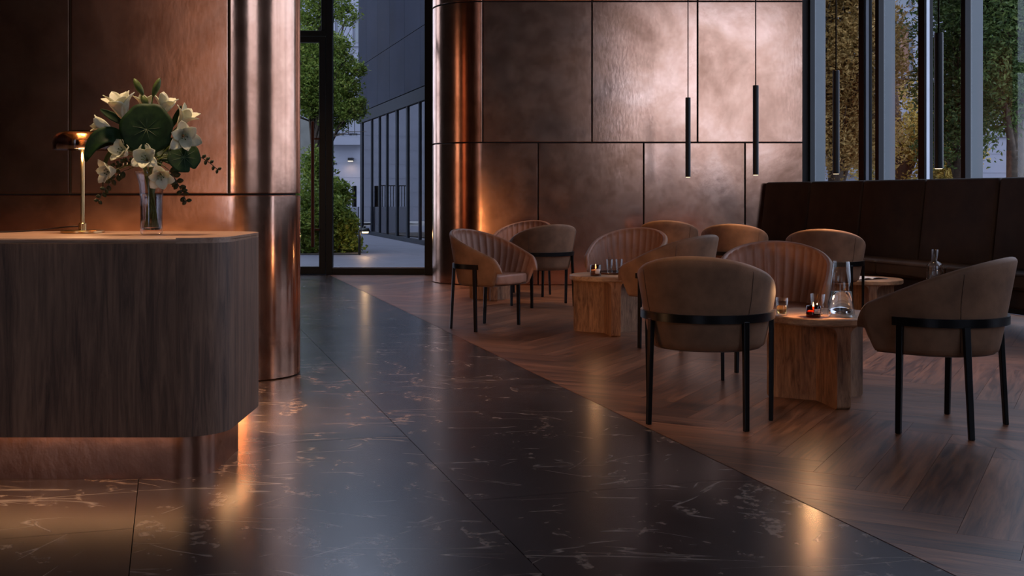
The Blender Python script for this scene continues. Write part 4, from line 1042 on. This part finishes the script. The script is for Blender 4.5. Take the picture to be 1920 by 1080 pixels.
# planting by the terrace
def cl(px, py, Y, r, base): p = at(px, py, Y); return (p.x-base[0], p.y-base[1], p.z-base[2], r)
b0 = (wx(590, 25.5), 25.5, 0)
tree('green leafy tree beyond the glass door reaching over the terrace', b0, 4.0, [cl(*a, b0) for a in [(575, 110, 25.5, .55), (600, 150, 25.3, .6), (572, 170, 25.4, .55), (636, 122, 25, .40), (650, 162, 24.8, .32), (632, 190, 25, .42), (660, 205, 24.8, .32), (628, 85, 25, .35), (628, 225, 25.2, .3), (590, 195, 25.5, .45), (570, 80, 25.6, .4), (676, 190, 24.7, .14), (672, 130, 24.8, .2)]], 24000, .04, 'leaf_green', 3)
b0 = (wx(600, 30), 30, 0)
tree('taller tree whose upper twigs fill the pane above the door', b0, 6.0, [cl(*a, b0) for a in [(575, 15, 30, .55), (590, 35, 30, .45), (630, 10, 30, .45), (650, 30, 29.8, .35), (570, 48, 30, .35), (600, -30, 30, .8)]], 5500, .05, 'leaf_green', 4)
for k, (px, py, Y, r, hgt, lab) in enumerate(((577, 400, 22.4, .45, 1.2, 'bush behind the door handle'), (572, 455, 22.0, .30, .5, 'low grassy bush at the foot of the door glass'), (592, 330, 24.5, .40, 1.6, 'taller bush below the tree behind the door'),
                       (636, 430, 22.2, .36, 1.0, 'broad leafy bush beside the bollard lamp'), (632, 390, 23.2, .28, 1.2, 'loose upright bush behind the broad bush'), (660, 450, 22.6, .22, .5, 'small spreading bush touching the bollard lamp'))):
    c = at(px, py, Y); b0 = (c.x, c.y, 0); rr_ = random.Random(k+20)
    tree(lab, b0, hgt, [(rr_.uniform(-.12, .12), rr_.uniform(-.1, .1), max(.14, c.z+dz), r*rr_.uniform(.7, 1)) for dz in (-.45, -.2, 0, .2, .38)], 2600, .05, 'leaf_green', k+30, .02, 'bush', .1)
obj_bed = tag(obj('planting_bed', prism(bmesh.new(), [(-9, 21.55), (wx(672, 21.6), 21.55), (wx(668, 33), 33), (-9, 33)], -.03, .02), 'soil'), 'dark soil bed of the terrace planting', None, None, 'structure')
# trees beyond the window wall
def bigtree(label, px, Y, h, z0, z1, sx, n, size, mat, seed, r=.9, k=14):
    rr_ = random.Random(seed); c = (wx(px, Y), Y, -.1)
    return tree(label, c, h, crown(rr_, k, sx, sx*.8, z0, z1, r), n, size, mat, seed, .17)
bigtree('dense orange brown autumn tree outside the first window panes', 1568, 21.5, 6.2, 2.0, 5.8, .62, 46000, .042, 'leaf_autumn', 41, .72, 18)
bigtree('autumn tree behind the first grey fin with thinner foliage', 1690, 24, 5.0, 1.3, 3.5, .75, 8000, .048, 'leaf_yellow', 42, .5, 11)
bigtree('dark green tree with a thick trunk outside the right hand panes', 1808, 20.5, 6.6, 2.0, 6.0, .40, 26000, .045, 'leaf_dark', 43, .62, 17)
bigtree('dark green tree at the far right edge of the windows', 1905, 19.0, 6.6, 2.75, 6.0, .7, 26000, .045, 'leaf_dark', 44, .62, 15)
bigtree('yellow green young tree low behind the nearest pendant', 1772, 23.5, 3.4, 1.4, 3.0, .5, 6000, .05, 'leaf_yellow', 45, .4, 9)
Y3 = 36
house('pale_apartment_building', 'pale lilac apartment building behind the trees outside the windows', wx(1490, Y3), wx(2050, Y3), Y3, 15,
      [(wx(1677, Y3), wx(1712, Y3), wz(140, Y3), wz(48, Y3), 'shutter_rust'), (wx(1677, Y3), wx(1706, Y3), wz(215, Y3), wz(143, Y3)+0, 'shutter_rust'), (wx(1680, Y3), wx(1712, Y3), wz(16, Y3), wz(-40, Y3)), (wx(1560, Y3), wx(1585, Y3), wz(270, Y3), wz(190, Y3)),
       (wx(1600, Y3), wx(1640, Y3), wz(300, Y3), wz(245, Y3)), (wx(1860, Y3), wx(1895, Y3), wz(250, Y3), wz(180, Y3)), (wx(1880, Y3), wx(1915, Y3), wz(120, Y3), wz(40, Y3)), (wx(1675, Y3), wx(1700, Y3), wz(345, Y3), wz(325, Y3))],
      [(wx(1560, Y3), wx(1662, Y3), wz(306, Y3), .55, .4)], 4.0)
